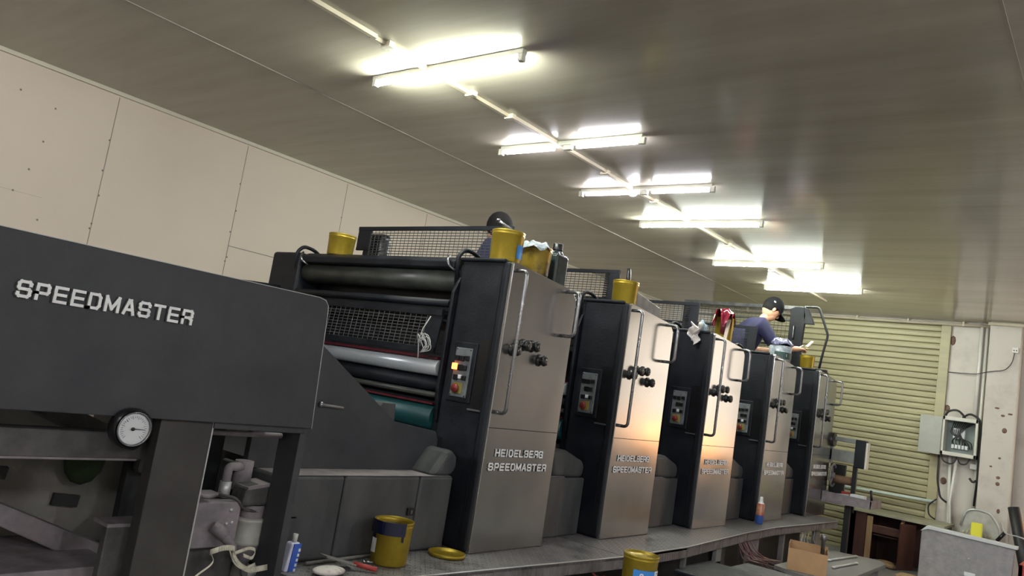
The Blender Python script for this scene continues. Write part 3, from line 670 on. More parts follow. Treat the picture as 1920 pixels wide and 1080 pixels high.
# ------------------------------------------------------------ footboard (checker plate steps)
def footboard(pts, label, name='footboard'):
    xs = [p[0] for p in pts]
    o = empty(name, (sum(xs)/len(xs), 2.9, 0), label, 'step')
    MB().prism(pts, .585, .61, 'z').build('tread_plate', 'checker', o, bevel=.004)
    front = [p for p in pts if p[1] < 2.8]
    front.sort()
    mb = MB()
    for a, b in zip(front[:-1], front[1:]):
        mb.prism([(a[0], a[1]), (b[0], b[1]), (b[0], b[1]+.02), (a[0], a[1]+.02)], .53, .606, 'z')
    mb.build('front_lip', 'checker', o, bevel=.004)
    mb = MB()
    for a, b in zip(front[:-1], front[1:]): mb.tube([(a[0], a[1], .609), (b[0], b[1], .609)], .0035, 6)
    mb.build('worn_edge', 'alu', o)
    return o
fb1 = footboard([(2.28, 2.72), (3.0, 2.66), (4.42, 2.545), (4.655, 2.53), (4.655, 3.05), (4.55, 3.35), (2.28, 3.35)], 'checker plate footboard under the open ink can, nearest the camera')
fb2 = footboard([(4.665, 2.53), (5.6, 2.53), (7.1, 2.655), (7.1, 3.35), (4.665, 3.35)], 'checker plate footboard section before the second and middle press units')
fb3 = footboard([(7.11, 2.655), (7.9, 2.69), (9.78, 2.62), (9.93, 2.68), (9.93, 3.35), (7.11, 3.35)], 'checker plate footboard section at the far end, under the spray can')
def leg(fb, x, y=2.74, w_=.05): MB().box(x, x+w_, y, y+.05, 0, .585).build('leg', 'steelgrey', fb, bevel=.003)
leg(fb1, 2.5); leg(fb1, 4.2)
leg(fb2, 5.2)
leg(fb3, 7.35, 2.76, .06); leg(fb3, 8.4, 2.76, .04); leg(fb3, 9.45, 2.75, .15)
mb = MB()
for a in ((5.95, 5.99, .355, .57), (6.56, 6.67, .355, .57)): mb.box(a[0], a[1], 2.70, 2.74, a[2], a[3])
mb.box(5.95, 6.67, 2.70, 2.74, .345, .385); mb.build('bracket_frame', 'gear_grey', fb2, bevel=.006)
MB().box(6.67, 6.95, 2.78, 2.82, .30, .57).build('back_board', 'dust_dark', fb2)
MB().box(7.5, 7.95, 2.85, 2.88, .28, .57).build('back_board', 'dust_metal', fb3)
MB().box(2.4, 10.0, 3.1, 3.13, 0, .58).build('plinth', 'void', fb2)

# ------------------------------------------------------------ ink cans
def can(x, y, z, rad, h, label, m='tin', lid=True, ink=None, grp='gold ink cans'):
    t = empty('ink_can', (x, y, z), label, 'can', grp)
    k = .94
    prof = [(0, 0), (rad*k-.004, 0), (rad*k, .004), (rad*k, .01), (rad*(k+.005), .012), (rad, h-.03), (rad*1.025, h-.026), (rad*1.025, h-.020), (rad*1.0, h-.016), (rad*1.03, h-.010), (rad*1.04, h-.003), (rad*1.02, h)]
    if ink: prof += [(rad*.97, h), (rad*.96, h-.02), (rad*.94, .02)]
    MB().lathe(prof, (x, y, z), 40).build('can_body', m, t)
    if lid: MB().lathe([(rad*1.02, 0), (rad*.97, -.002), (rad*.95, -.010), (0, -.010)], (x, y, z+h), 36).build('can_lid', 'tin', t)
    if ink: MB().lathe([(rad*.955, -.03), (rad*.5, -.035), (0, -.032)], (x, y, z+h), 36).build('ink', ink, t)
    return t
def band(t, x, y, z0, z1, rad, a0, a1, m, name='paper_label', dr=.0015, n=14):
    def f_(i, j):
        a = math.radians(a0+(a1-a0)*i); return (x+(rad+dr)*math.cos(a), y+(rad+dr)*math.sin(a), z0+(z1-z0)*j)
    return MB().grid(f_, n, 1).build(name, m, t)
TOP = 2.31
# on the first unit
c1 = can(3.612, 3.045, TOP+.006, .101, .195, 'gold ink can with a blue label, on top of the nearest press unit')
band(c1, 3.612, 3.045, TOP+.035, TOP+.12, .099, -100, -52, 'label_blue'); band(c1, 3.612, 3.045, TOP+.04, TOP+.115, .099, -50, -20, 'label_white')
kn = MB(); kn.tube([(3.50, 3.05, TOP+.245), (3.59, 3.0, TOP+.20), (3.66, 2.98, TOP+.185)], [.010, .012, .009], 10); kn.blob((3.50, 3.05, TOP+.247), (.014, .014, .012), 10)
thing(kn, 'ink_knife', 'chrome', 'steel knife handle lying across the blue-labelled gold ink can', 'knife')
c2 = can(3.925, 3.05, TOP-.010, .098, .185, 'ink-streaked gold can with crumpled film on top, left of the black bottle', 'tin_dark', ink='ink_blue', lid=False)
def crumple(cx, cy, cz, rad, amp, seed):
    rnd = random.Random(seed); ph = [rnd.uniform(0, 6) for _ in range(6)]
    def f_(i, j):
        a = i*2*PI; q = j
        rr = rad*q*(1+.12*math.sin(3*a+ph[0])*q); z = amp*(math.sin(5*a+ph[1])*q*.4+math.sin(9*q+ph[2])*.3+math.sin(8*a+ph[3]+6*q)*.25*q)-(q**4)*amp*1.1
        return (cx+rr*math.cos(a), cy+rr*math.sin(a), cz+z)
    return MB().grid(f_, 28, 8)
o = crumple(3.90, 3.04, TOP+.195, .105, .03, 3).build('plastic_film', 'glasspack', c2, solid=.002)
# black bottle
bt = empty('black_bottle', (4.14, 3.05, TOP-.03), 'black rectangular bottle with screw cap standing on the nearest press unit', 'bottle')
b0 = TOP-.035
MB().box(4.075, 4.215, 2.99, 3.11, b0, b0+.215).build('bottle_body', 'bottle', bt, bevel=.022, seg=4)
MB().lathe([(.055, .0), (.035, .025), (.026, .032), (.026, .05)], (4.145, 3.05, b0+.21), 20).build('bottle_neck', 'bottle', bt)
MB().lathe([(.034, 0), (.034, .038), (.03, .043), (0, .043)], (4.145, 3.05, b0+.245), 20, flute=.04).build('bottle_cap', 'black', bt)
# far side of the first unit
c = can(3.66, 4.70, 2.335, .1, .165, 'gold ink can at the far left end of the nearest press unit')
# second unit
x_ = 5.095
c = can(x_, 3.06, TOP+.001, .098, .185, 'gold ink can with a black knife handle upright, on the second press unit')
band(c, x_, 3.06, TOP+.03, TOP+.12, .097, -52, -25, 'label_yellow')
kn = MB(); kn.tube([(5.09, 3.04, TOP+.14), (5.087, 3.04, TOP+.20), (5.075, 3.04, TOP+.285)], [.014, .018, .014], 10)
thing(kn, 'ink_knife', 'black', 'black knife handle standing upright in the can on the second press unit', 'knife')
# middle unit: stack of two cans under red film, rag, blue gloves
x_ = 6.93
c = can(x_, 3.04, TOP-.018, .085, .22, 'tall gold ink can under dripping red ink film, on the middle press unit')
fl = MB()
def f_(i, j):
    a = i*2*PI; q = j; rr = .14*q*(1+.25*math.sin(a*2+1)+.12*math.sin(5*a)); drop = .0 if q < .6 else (q-.6)*.22*(1+.9*math.sin(7*a+1))
    return (x_-.045+rr*math.cos(a), 3.03+rr*math.sin(a)*.8, TOP+.262+.02*math.sin(3*a+4*q)-drop)
fl.grid(f_, 36, 10)
for k in range(9):
    dx = -.20+k*.022
    fl.tube([(x_+dx, 2.99+.01*math.sin(k), TOP+.22), (x_+dx+.01, 2.985, TOP+.12-.01*k % .05), (x_+dx+.012, 2.99, TOP+.03)], [.012, .009, .004], 6)
fo = thing(fl, 'red_film', 'ink_red', 'glossy crimson ink-soaked film draped over the can on the middle press unit', 'film')
st = MB().box(6.80, 6.815, 2.94, 2.97, TOP-.02, TOP+.18, Matrix.Rotation(.25, 3, 'Y'))
thing(st, 'wooden_stick', mat('pale_wood', (.6, .5, .4), rough=.7), 'pale wooden stick leaning on the gold can under the red film', 'stick')
def cloth(cx, cy, z0, z1, wd, seed, name, m, label):
    rnd = random.Random(seed); ph = [rnd.uniform(0, 6) for _ in range(5)]
    def f_(i, j):
        ww = wd*(.6+.5*j); xx = cx; 
        return (xx + .03*math.sin(9*i+ph[0]+3*j)+.012*math.sin(20*j+ph[1]) - .02*(1-j), cy+(i-.5)*ww + .02*math.sin(8*j+ph[2]), z0+(z1-z0)*j + .02*math.sin(7*i+ph[3]))
    o = MB().grid(f_, 18, 14).build(name, m, None, solid=.006); rebase(o); return tag(o, label, 'cloth')
cloth(6.40, 3.07, 2.20, 2.37, .10, 1, 'stained_rag', 'cloth', 'stained white rag hanging over the front corner of the middle press unit')
mb = MB()
for k in range(6):
    mb.tube([(6.44+.012*k, 3.04+.02*math.sin(k*2), 2.30), (6.445+.014*k, 3.03, 2.37+.01*math.sin(3*k)), (6.45+.016*k, 3.04+.01*k, 2.41+.012*math.sin(k*2.4))], [.016, .014, .010], 7)
thing(mb, 'blue_rag', 'bluecloth', 'pale blue bunched cloth beside the red film on the middle press unit', 'cloth')
# fourth unit: small tub wrapped in film
tb = empty('ink_tub', (8.50, 3.05, TOP-.01), 'grey tub with dark label under clear film, on the fourth press unit', 'tub')
x_ = 8.50
MB().lathe([(0, 0), (.115, 0), (.12, .17), (.11, .175)], (x_, 3.05, TOP-.03), 28).build('tub_body', 'glasspack', tb)
band(tb, x_, 3.05, TOP+.0, TOP+.075, .118, 170, 300, mat('dark_green_label', (.02, .05, .045), rough=.5)); 
MB().lathe([(0, .0), (.018, .0)], (x_-.075, 2.951, TOP+.04), 16, Matrix.Rotation(PI/2, 3, 'X') ).build('label_emblem', 'label_white', tb)
mb = MB()
def f_(i, j):
    a = i*2*PI; q = j; rr = .13*q*(1+.1*math.sin(5*a))
    return (x_+rr*math.cos(a), 3.05+rr*math.sin(a), TOP+.215+.015*math.sin(4*a+5*q)-(max(q-.7, 0))*.2)
mb.grid(f_, 24, 8); mb.build('film_wrap', mat('dark_violet_film', (.03, .025, .07), (.2, .2, .32), .2, scale=30), tb, solid=.003)
# fifth unit
x_ = 9.63
c = can(x_, 3.12, TOP+.0, .085, .17, 'gold ink can on the farthest press unit, below the worker holding a knife')
mb = MB(); mb.tube(arc((9.80, 3.0, TOP+.0), .075, 0, 2*PI, 20, 'xy'), .014, 8, False); mb.tube(arc((9.79, 3.0, TOP+.025), .07, 0, 2*PI, 20, 'xy'), .013, 8, False)
thing(mb, 'cable_coil', 'wire', 'small black coil lying on top of the farthest press unit', 'cable')
# can on the footboard with its lid beside it
c = can(2.905, 2.90, .612, .099, .215, 'open gold can with dark blue ink dripping down its side, on the footboard', lid=False, ink='ink_blue')
band(c, 2.905, 2.90, .765, .829, .1055, 140, 262, 'ink_blue', 'ink_smear', .002); band(c, 2.905, 2.90, .70, .77, .0985, 150, 172, 'ink_blue', 'ink_smear', .002)
band(c, 2.905, 2.90, .735, .77, .1, 255, 261, 'ink_blue', 'ink_smear', .002); band(c, 2.905, 2.90, .67, .74, .0985, 158, 180, 'label_white', 'paper_label', .004)
ld = MB().lathe([(0, .006), (.094, .006), (.098, .018), (.104, .018), (.104, 0), (.098, 0), (0, .001)], (3.36, 2.915, .613), 40)
thing(ld, 'can_lid', 'tin', 'flat gold can lid lying on the footboard beside the open ink can', 'lid')
# spray can on the footboard
sc = empty('spray_can', (7.86, 2.84, .61), 'red and blue aerosol can standing on the footboard', 'can')
MB().lathe([(0, 0), (.036, 0), (.038, .004), (.038, .085)], (7.86, 2.84, .612), 24).build('can_base', mat('spray_blue', (.03, .08, .3), rough=.35), sc)
MB().lathe([(.038, .085), (.038, .185), (.032, .198)], (7.86, 2.84, .612), 24).build('can_wrap', mat('spray_red', (.38, .05, .03), (.4, .25, .15), .35, scale=14), sc)
MB().lathe([(.032, .198), (.018, .215), (.016, .235), (.013, .262), (0, .263)], (7.86, 2.84, .612), 20).build('spray_cap', 'label_white', sc)
# gold can with blue label in the foreground
st = empty('work_stand', (4.15, 2.17, 0), 'low metal stand under the blue-labelled gold can in the foreground', 'stand')
MB().box(3.9, 4.4, 1.95, 2.37, .50, .53).build('stand_top', 'steelgrey', st, bevel=.004)
for x in (3.92, 4.35):
    for y in (1.97, 2.32): MB().box(x, x+.03, y, y+.03, 0, .50).build('leg', 'steelgrey', st)
x_, y_ = 4.12, 2.13
c = can(x_, y_, .532, .098, .235, 'sealed gold ink can with blue and white label in front of the footboard')
band(c, x_, y_, .60, .695, .0965, 188, 264, 'label_blue', dr=.003); b2 = band(c, x_, y_, .60, .695, .0965, 264, 302, 'label_white', dr=.003)
ic = MB()
a = math.radians(218)
def lab(aa, z): return (x_+.1005*math.cos(math.radians(aa)), y_+.1005*math.sin(math.radians(aa)), z)
def f_(i, j):
    t_ = 2*PI*i; q = .012*j; return lab(216+math.degrees(q*math.cos(t_)/.1), .667+q*math.sin(t_))
ic.grid(f_, 16, 1); ic.build('label_emblem', 'label_white', c)
mb = MB(); mb.tube([lab(aa, .669+.003*math.sin(aa)) for aa in range(213, 220)], .002, 6); mb.build('emblem_mark', 'label_blue', c)
mb = MB()
for k in range(9): mb.tube([lab(203+k*5.2, .632+.002*math.sin(k)), lab(206+k*5.2, .632)], .0022, 5)
mb.build('label_print', mat('label_sky', (.12, .42, .75), rough=.5), c)
mb = MB(); mb.tube([lab(aa, .682) for aa in range(272, 294, 3)], .0018, 5)
for k in range(6): mb.tube([lab(aa, .67-.010*k) for aa in range(270, 284+(k*5) % 12, 3)], .0008, 4)
mb.build('label_print', 'print_grey', c)

# tools and tube at the lower left end of the footboard
pk = empty('silicone_tube', (2.32, 2.95, .47), 'blue and white glue tube standing at the near end of the footboard', 'tube')
def sq(x, y, z): return (x, y, z)
MB().prism([(2.29, .47), (2.325, .735), (2.372, .735), (2.345, .47)], 2.94, 2.985).build('tube_body', 'tubewhite', pk, bevel=.008)
MB().prism([(2.317, .52), (2.335, .73), (2.375, .73), (2.353, .52)], 2.934, 2.942).build('blue_print', 'tubeblue', pk)
mb = MB()
for k in range(7): mb.box(2.344+k*.0027, 2.354+k*.0027, 2.931, 2.935, .565+k*.022, .577+k*.022)
mb.build('print_squares', 'label_white', pk)
MB().cyl((2.35, 2.962, .735), (2.353, 2.962, .77), .012, 12).build('nozzle', 'plastic_clear', pk)
mb = MB().box(2.50, 2.66, 2.86, 2.95, .648, .655, Matrix.Rotation(.25, 3, 'Y') @ rz(-.3)); 
sp = thing(mb, 'putty_knife', 'steelgrey', 'dusty flat scraper blade lying at the near end of the footboard', 'scraper', bevel=.001)
mb = MB().tube([(2.64, 2.86, .64), (2.72, 2.78, .625)], .012, 8); mb.build('handle', 'darkred', sp)
mb = MB().blob((2.47, 2.83, .630), (.085, .06, .018), 16); thing(mb, 'rag_bundle', 'cloth', 'flattened grey rag bundle beside the glue tube', 'cloth')
mb = MB().tube([(2.46, 2.99, .622), (2.95, 3.015, .622)], .008, 8); thing(mb, 'metal_rod', 'steelgrey', 'thin dark rod lying at the foot of the lower covers', 'rod')
mb = MB().tube([(2.77, 2.93, .620), (2.815, 2.90, .620)], .007, 8).blob((2.77, 2.93, .622), (.012, .012, .008), 8); thing(mb, 'bolt', 'chrome', 'small shiny bolt on the footboard left of the open can', 'bolt')
# white cord bundle hanging in the first unit
mb = MB(); mb.tube([(3.44, 3.42, 1.93), (3.43, 3.46, 1.85), (3.42, 3.47, 1.77), (3.42, 3.45, 1.66)], .004, 6)
rnd = random.Random(5)
for k in range(9):
    a = rnd.uniform(-1, 1); mb.tube(bend([(3.42, 3.47, 1.75), (3.41, 3.44+.05*a, 1.79+.05*rnd.random()), (3.42, 3.38+.04*a, 1.77-.05*rnd.random()), (3.42, 3.44, 1.70)], .04), .0028, 5)
thing(mb, 'cord_bundle', 'wire_pale', 'tangled pale cord hanging by the rollers of the nearest press unit', 'cord')

# ------------------------------------------------------------ feeder end beyond the last unit
fd = empty('feeder', (10.6, 3.0, 0), 'grey feeder frame with handwheel beyond the farthest press unit', 'machine')
mb = MB(); mb.box(10.20, 10.25, 2.50, 2.56, 1.26, 1.56); mb.box(10.20, 10.25, 2.88, 2.95, 1.24, 1.57); mb.box(10.20, 10.25, 2.5, 2.95, 1.52, 1.575); mb.box(10.20, 10.25, 2.60, 2.95, 1.28, 1.42)
mb.build('head_frame', 'gear_grey', fd, bevel=.006)
MB().box(10.19, 10.30, 2.50, 2.62, 1.235, 1.575).build('head_block', 'paint', fd, bevel=.008)
MB().box(10.20, 10.30, 2.475, 2.50, 1.235, 1.55).build('block_edge', 'cream_metal', fd, bevel=.004)
MB().cyl((10.2, 3.0, 1.53), (10.2, 2.86, 1.53), .085, 20).build('motor_cap', 'black', fd)
MB().box(10.53, 11.3, 3.5, 4.9, 0, 1.3).build('feeder_body', 'void', fd, bevel=.02)
MB().box(10.22, 10.26, 2.58, 2.63, .70, 1.25).build('support_post', 'black', fd)
MB().cyl((10.22, 2.90, 1.09), (10.22, 2.88, 1.09), .0, 8)
hw = MB(); hw.tube(arc((10.18, 2.84, 1.10), .13, 0, 2*PI, 28, 'xz'), .014, 8, False)
for k in range(3):
    a = k*2*PI/3; hw.tube([(10.18, 2.84, 1.10), (10.18+.13*math.cos(a), 2.84, 1.10+.13*math.sin(a))], .010, 6)
hw.cyl((10.18, 2.87, 1.10), (10.18, 2.82, 1.10), .035, 14); hw.build('handwheel', 'gear_grey', fd)
MB().cyl((10.24, 2.86, 1.06), (10.30, 2.62, 1.06), .052, 20).build('paper_roll', 'brown_roll', fd)
MB().box(10.26, 10.3, 2.72, 2.9, .8, 1.24).build('side_plate', 'black', fd)
tr = empty('tool_tray', (10.2, 2.65, .75), 'grey metal tray full of tools beside the farthest press unit', 'tray')
mb = MB(); mb.prism([(2.88, .80), (2.36, .80), (2.36, .812), (2.88, .812)], 10.0, 10.45, 'x')
mb.prism([(2.90, .78), (2.34, .80), (2.32, .90), (2.92, .91)], 9.99, 10.0, 'x')
mb.prism([(2.88, .80), (2.36, .80), (2.33, .89), (2.90, .905)], 10.45, 10.46, 'x'); mb.box(9.99, 10.46, 2.33, 2.345, .80, .895); mb.box(9.99, 10.46, 2.89, 2.90, .80, .905)
mb.build('tray_body', 'dust_metal', tr)
MB().box(10.15, 10.22, 2.60, 2.66, 0, .80).build('tray_post', 'wire', tr)
thing(MB().box(10.10, 10.22, 2.44, 2.60, .86, .925), 'white_box', 'label_white', 'small white box in the tool tray', 'box', bevel=.004)
thing(MB().box(10.24, 10.30, 2.58, 2.74, .90, .93), 'red_tool', 'darkred', 'small red tool in the tool tray', 'tool', bevel=.004)
mb = MB().tube([(10.3, 2.40, .87), (10.3, 2.42, 1.0)], .014, 8); thing(mb, 'screwdriver', 'black', 'black upright tool handle in the tool tray', 'tool')
mb = MB().tube([(10.12, 2.80, .88), (10.15, 2.62, .90)], .014, 8).blob((10.12, 2.80, .885), (.03, .02, .012), 8); thing(mb, 'wrench', 'alu', 'pale metal wrench lying in the tool tray', 'tool')

# ------------------------------------------------------------ desk in front of the shutter
dk = empty('wooden_desk', (11.8, 2.4, 0), 'dark red wooden desk with dusty top in front of the roller shutter', 'desk')
MB().box(11.48, 12.2, 1.80, 3.0, .63, .665).build('desk_top', 'desk_top', dk, bevel=.004)
MB().box(11.50, 12.15, 2.86, 2.98, 0, .63).build('side_panel', 'wood_red', dk)
mb = MB(); mb.box(11.50, 11.52, 2.70, 2.98, 0, .63); mb.box(11.5, 12.15, 2.70, 2.72, 0, .63); mb.build('front_panel', 'wood_red', dk)
MB().box(11.485, 11.505, 2.64, 2.71, .02, .60).build('panel_edge', 'wood_edge', dk)
MB().box(12.1, 12.13, 1.85, 2.9, 0, .63).build('back_panel', 'wood_red', dk)
MB().box(11.55, 12.1, 2.31, 2.64, .36, .375).build('shelf', 'wood_red', dk)
MB().box(11.50, 11.53, 2.31, 2.64, .40, .50).build('drawer_front', 'wood_red', dk, bevel=.003)
MB().box(11.50, 12.15, 2.26, 2.30, 0, .63).build('divider', 'wood_red', dk)
MB().box(11.485, 11.505, 2.275, 2.30, .0, .60).build('divider_edge', 'wood_edge', dk)
MB().box(11.25, 11.52, 2.13, 2.15, .03, .60, rz(-.5), (11.5, 2.15, 0)).build('open_door', 'wood_red', dk)
MB().box(11.5, 12.15, 1.82, 1.85, 0, .63).build('side_panel', 'wood_red', dk)
mb = MB().blob((11.5, 2.45, .04), (.1, .13, .04), 12).blob((11.4, 2.36, .03), (.08, .08, .03), 10); thing(mb, 'crumpled_paper', 'wood_edge', 'crumpled brown paper on the floor by the wooden desk', 'paper')

mb = MB(); mb.tube([(WX-.1, 3.35, .875), (WX-.1, 2.05, .905)], .020, 12)
thing(mb, 'water_pipe', 'bluegreen_pvc', 'pale green horizontal pipe across the lower part of the roller shutter', 'pipe')
# electrical cabinet
ec = empty('electrical_cabinet', (12.2, 1.8, 1.55), 'open cream electrical box with wiring on the white wall', 'electrical box')
mb = MB(); y0, y1, z0, z1 = 1.60, 2.02, 1.555, 2.075
mb.box(12.27, 12.298, y0, y1, z0, z1); mb.box(12.05, 12.27, y0, y0+.03, z0, z1); mb.box(12.05, 12.27, y1-.03, y1, z0, z1); mb.box(12.05, 12.27, y0, y1, z1-.05, z1); mb.box(12.05, 12.27, y0, y1, z0, z0+.05)
mb.build('cabinet_body', 'cream_metal', ec, bevel=.003)
MB().box(12.24, 12.27, y0+.03, y1-.03, z0+.05, z1-.05).build('back_plate', mat('grey_green_plate', (.22, .26, .25), rough=.6), ec)
MB().box(12.03, 12.045, 2.02, 2.29, 1.545, 2.055).build('cabinet_door', 'cabinet', ec, bevel=.003)
MB().box(12.14, 12.24, 1.76, 1.90, 1.79, 1.93).build('breaker', 'label_white', ec, bevel=.01)
for k in range(5): MB().box(12.16, 12.24, 1.72+.04*k, 1.75+.04*k, 1.66, 1.71).build('terminal', 'label_white', ec)
mb = MB()
for k in range(10):
    yy = 1.67+.025*k
    mb.tube(bend([(12.20, yy, 1.68), (12.12, yy+.03*math.sin(k), 1.76), (12.12, 1.93-.02*k, 1.85+.01*k), (12.2, 1.9-.025*k, 2.02)], .05), .006, 6)
mb.build('cabinet_wires', 'wire', ec)
mb = MB(); mb.tube(arc((12.08, 1.66, 1.56), .0, 0, 1, 1), .001) if False else None
mb.tube(bend([(12.15, 2.03, 2.0), (12.12, 1.98, 2.15), (12.12, 1.86, 2.18), (12.15, 1.78, 2.10), (12.15, 1.76, 2.02)], .06), .014, 8)
mb.tube(bend([(12.14, 1.80, 2.08), (12.12, 1.72, 2.15), (12.12, 1.60, 2.10), (12.12, 1.575, 1.9), (12.12, 1.57, 1.3), (12.14, 1.59, .95)], .06), .014, 8)
mb.tube(bend([(12.10, 2.04, 1.60), (12.1, 2.03, 1.2), (12.1, 1.98, .98), (12.1, 1.90, .93)], .08), .013, 8)
mb.tube(bend([(12.10, 2.02, 1.58), (12.08, 1.98, 1.46), (12.08, 1.86, 1.44), (12.1, 1.80, 1.60)], .06), .010, 8)
mb.tube(bend([(12.08, 1.84, 1.60), (12.08, 1.78, 1.46), (12.08, 1.70, 1.47), (12.1, 1.66, 1.60)], .06), .010, 8)
mb.tube(bend([(12.10, 2.02, .95), (12.12, 2.12, .85), (12.12, 2.10, .72), (12.12, 2.02, .68)], .05), .010, 8)
mb.tube(bend([(12.1, 1.66, 1.30), (12.1, 1.62, 1.25), (12.1, 1.58, 1.28)], .03), .014, 8)
mb.build('cabinet_cables', 'wire', ec)
MB().box(12.2, 12.3, 1.60, 1.68, 1.42, 1.49).build('junction_box', 'pvc', ec, bevel=.004)
thing(MB().tube([(12.26, 1.93, 1.55), (12.26, 1.87, .3), (12.26, 1.86, 0)], .022, 12), 'white_pipe', 'pvc', 'left upright white pipe below the electrical box', 'pipe')
thing(MB().tube([(12.20, 1.835, 1.55), (12.20, 1.88, .95), (12.2, 1.80, 0)], .018, 12), 'white_pipe', 'pvc', 'right slanting white pipe crossing below the electrical box', 'pipe')
thing(MB().tube([(12.255, 1.675, 3.36), (12.255, 1.675, 2.12)], .022, 12), 'white_pipe', 'pvc', 'upright white pipe on the wall above the electrical box', 'pipe')
thing(MB().tube([(12.27, 1.612, 3.38), (12.27, 1.612, .6)], .018, 12), 'wall_conduit', 'pvc', 'thin upright white conduit in the corner beside the white column', 'pipe')
so = empty('wall_socket', (12.0, 1.22, 3.0), 'white two-hole socket box high on the white column', 'socket')
MB().box(11.97, 12.02, 1.21, 1.28, 3.00, 3.07).build('socket_box', 'pvc', so, bevel=.004)
for y in (1.23, 1.258): MB().cyl((11.965, y, 3.03), (11.972, y, 3.03), .008, 10).build('socket_hole', 'black', so)
MB().tube(bend([(11.99, 1.25, 3.0), (11.99, 1.27, 2.86), (11.99, 1.34, 2.76), (11.99, 1.5, 2.73), (12.01, 1.60, 2.70), (12.2, 1.70, 2.69), (12.27, 2.04, 2.69)], .08), .005, 6).build('socket_cable', 'wire', so)

# ------------------------------------------------------------ things at the lower right
pb = empty('grey_board', (9.5, 1.25, 0), 'scuffed grey metal board with pale top rail, standing in front of the column', 'board')
MB().prism([(1.70, .0), (1.70, .74), (1.64, .775), (.86, .755), (.90, .0)], 9.50, 9.56, 'x').build('board_panel', 'board_grey', pb, bevel=.004)
MB().prism([(1.71, .735), (1.65, .80), (.84, .778), (.84, .748), (1.64, .768)], 9.48, 9.60, 'x').build('top_rail', 'rail_pale', pb, bevel=.003)
MB().box(9.485, 9.50, 1.18, 1.28, .385, .425).build('pale_tag', 'label_white', pb, bevel=.006)
MB().blob((9.497, 1.25, .56), (.006, .008, .008), 8).build('rivet', 'alu', pb)
for y in (1.62, .98): MB().box(9.45, 9.75, y-.02, y+.02, 0, .03).build('foot', 'alu', pb)
thing(MB().box(9.2, 9.46, 1.52, 1.85, .0, .27), 'wooden_crate', 'wood_edge', 'yellowish wooden crate at the lower left of the grey board', 'crate', bevel=.004)
bn = empty('plastic_bin', (11.8, 1.45, 0), 'cloudy grey plastic bin with arched rim leaning by the white column', 'bin')
MB().prism([(1.66, 0), (1.68, .72), (1.63, .88), (1.56, .93), (1.38, .92), (1.28, .84), (1.24, .68), (1.22, 0)], 11.80, 11.84, 'x').build('bin_back', 'plastic_clear', bn, bevel=.01)
MB().tube(bend([(11.79, 1.67, .70), (11.79, 1.63, .89), (11.79, 1.53, .935), (11.79, 1.36, .92), (11.79, 1.25, .76), (11.79, 1.22, .55)], .06), .014, 8).build('bin_rim', 'alu', bn)
MB().box(11.5, 11.8, 1.22, 1.68, 0, .60).build('bin_body', 'plastic_clear', bn, bevel=.02)
thing(MB().box(11.58, 11.66, 1.41, 1.53, .60, .78), 'yellow_pack', 'yellow', 'yellow packet standing in the cloudy plastic bin', 'packet', bevel=.01)
mb = MB()
for k in range(7): mb.tube([(11.6+.02*k, 1.64-.05*k, .602), (11.6+.015*k, 1.60-.045*k, .66+.02*math.sin(k*2))], .016, 6)
thing(mb, 'loose_bits', 'desk_top', 'heap of greenish scraps in the plastic bin', 'scraps')
thing(MB().tube([(11.55, 1.24, .62), (11.55, 1.16, .74)], .022, 8), 'screwdriver', 'black', 'black tool handle sticking out of the plastic bin', 'tool')
thing(MB().tube([(11.0, .80, 0.05), (11.12, 1.05, 1.08)], .065, 18), 'dark_roll', 'wire', 'dark roll leaning at the right edge behind the red crate', 'roll')
rc = empty('red_crate', (10.6, .9, 0), 'red metal crate at the bottom right corner', 'crate')
mb = MB()
mb.box(10.4, 10.9, .62, 1.08, 0, .3); mb.build('crate_body', 'darkred', rc, bevel=.004)
MB().box(10.4, 10.44, .62, .9, .3, .52).box(10.4, 10.9, .86, .9, .3, .52).build('crate_upright', 'darkred', rc, bevel=.004)
thing(MB().tube(bend([(10.2, .6, .75), (10.3, .9, .82), (10.5, 1.06, .80), (10.7, 1.12, .9)], .1), .008, 6), 'loose_cable', 'wire_pale', 'thin cable curling past the dark roll at the right edge', 'cable')
# low bench with cardboard box and wrenches
lb = empty('low_bench', (7.9, 2.1, 0), 'low dusty steel bench carrying the cardboard box', 'bench')
MB().prism([(6.75, 1.80), (8.65, 1.83), (8.82, 1.93), (8.68, 2.36), (6.95, 2.34)], .385, .42, 'z').build('bench_top', 'steelgrey', lb, bevel=.004)
for x in (6.98, 8.5):
    for y in (1.87, 2.26): MB().box(x, x+.05, y, y+.05, 0, .385).build('leg', 'steelgrey', lb)
cb = empty('cardboard_box', (7.05, 2.08, .42), 'open brown cardboard box on the low steel bench', 'box')
ROT = rz(.28); ctr = (7.05, 2.10, 0)
def rbox(a, b, c_, d, e, g): return MB().box(ctr[0]+a, ctr[0]+b, ctr[1]+c_, ctr[1]+d, e, g, ROT, ctr)
rbox(-.11, .11, -.15, .15, .422, .428).build('box_bottom', 'card', cb)
rbox(-.115, -.11, -.15, .15, .422, .60).build('box_side', 'card', cb)
rbox(.11, .115, -.15, .15, .422, .64).build('box_side', 'card', cb)
rbox(-.115, .115, -.155, -.15, .422, .62).build('box_side', 'card', cb)
rbox(-.115, .115, .15, .155, .422, .64).build('box_side', 'card', cb)
thing(MB().lathe([(0, 0), (.016, 0), (.016, .26), (.024, .27), (.024, .31), (.018, .32), (0, .32)], (7.10, 2.0, .43), 14), 'chrome_cylinder', 'chrome', 'chrome cylinder standing inside the cardboard box', 'tool')
def wrench(p, q, label):
    mb = MB(); mb.tube([p, q], .009, 8); mb.blob(q, (.028, .02, .01), 10); mb.blob(p, (.022, .02, .01), 10)
    thing(mb, 'wrench', 'alu', label, 'wrench')
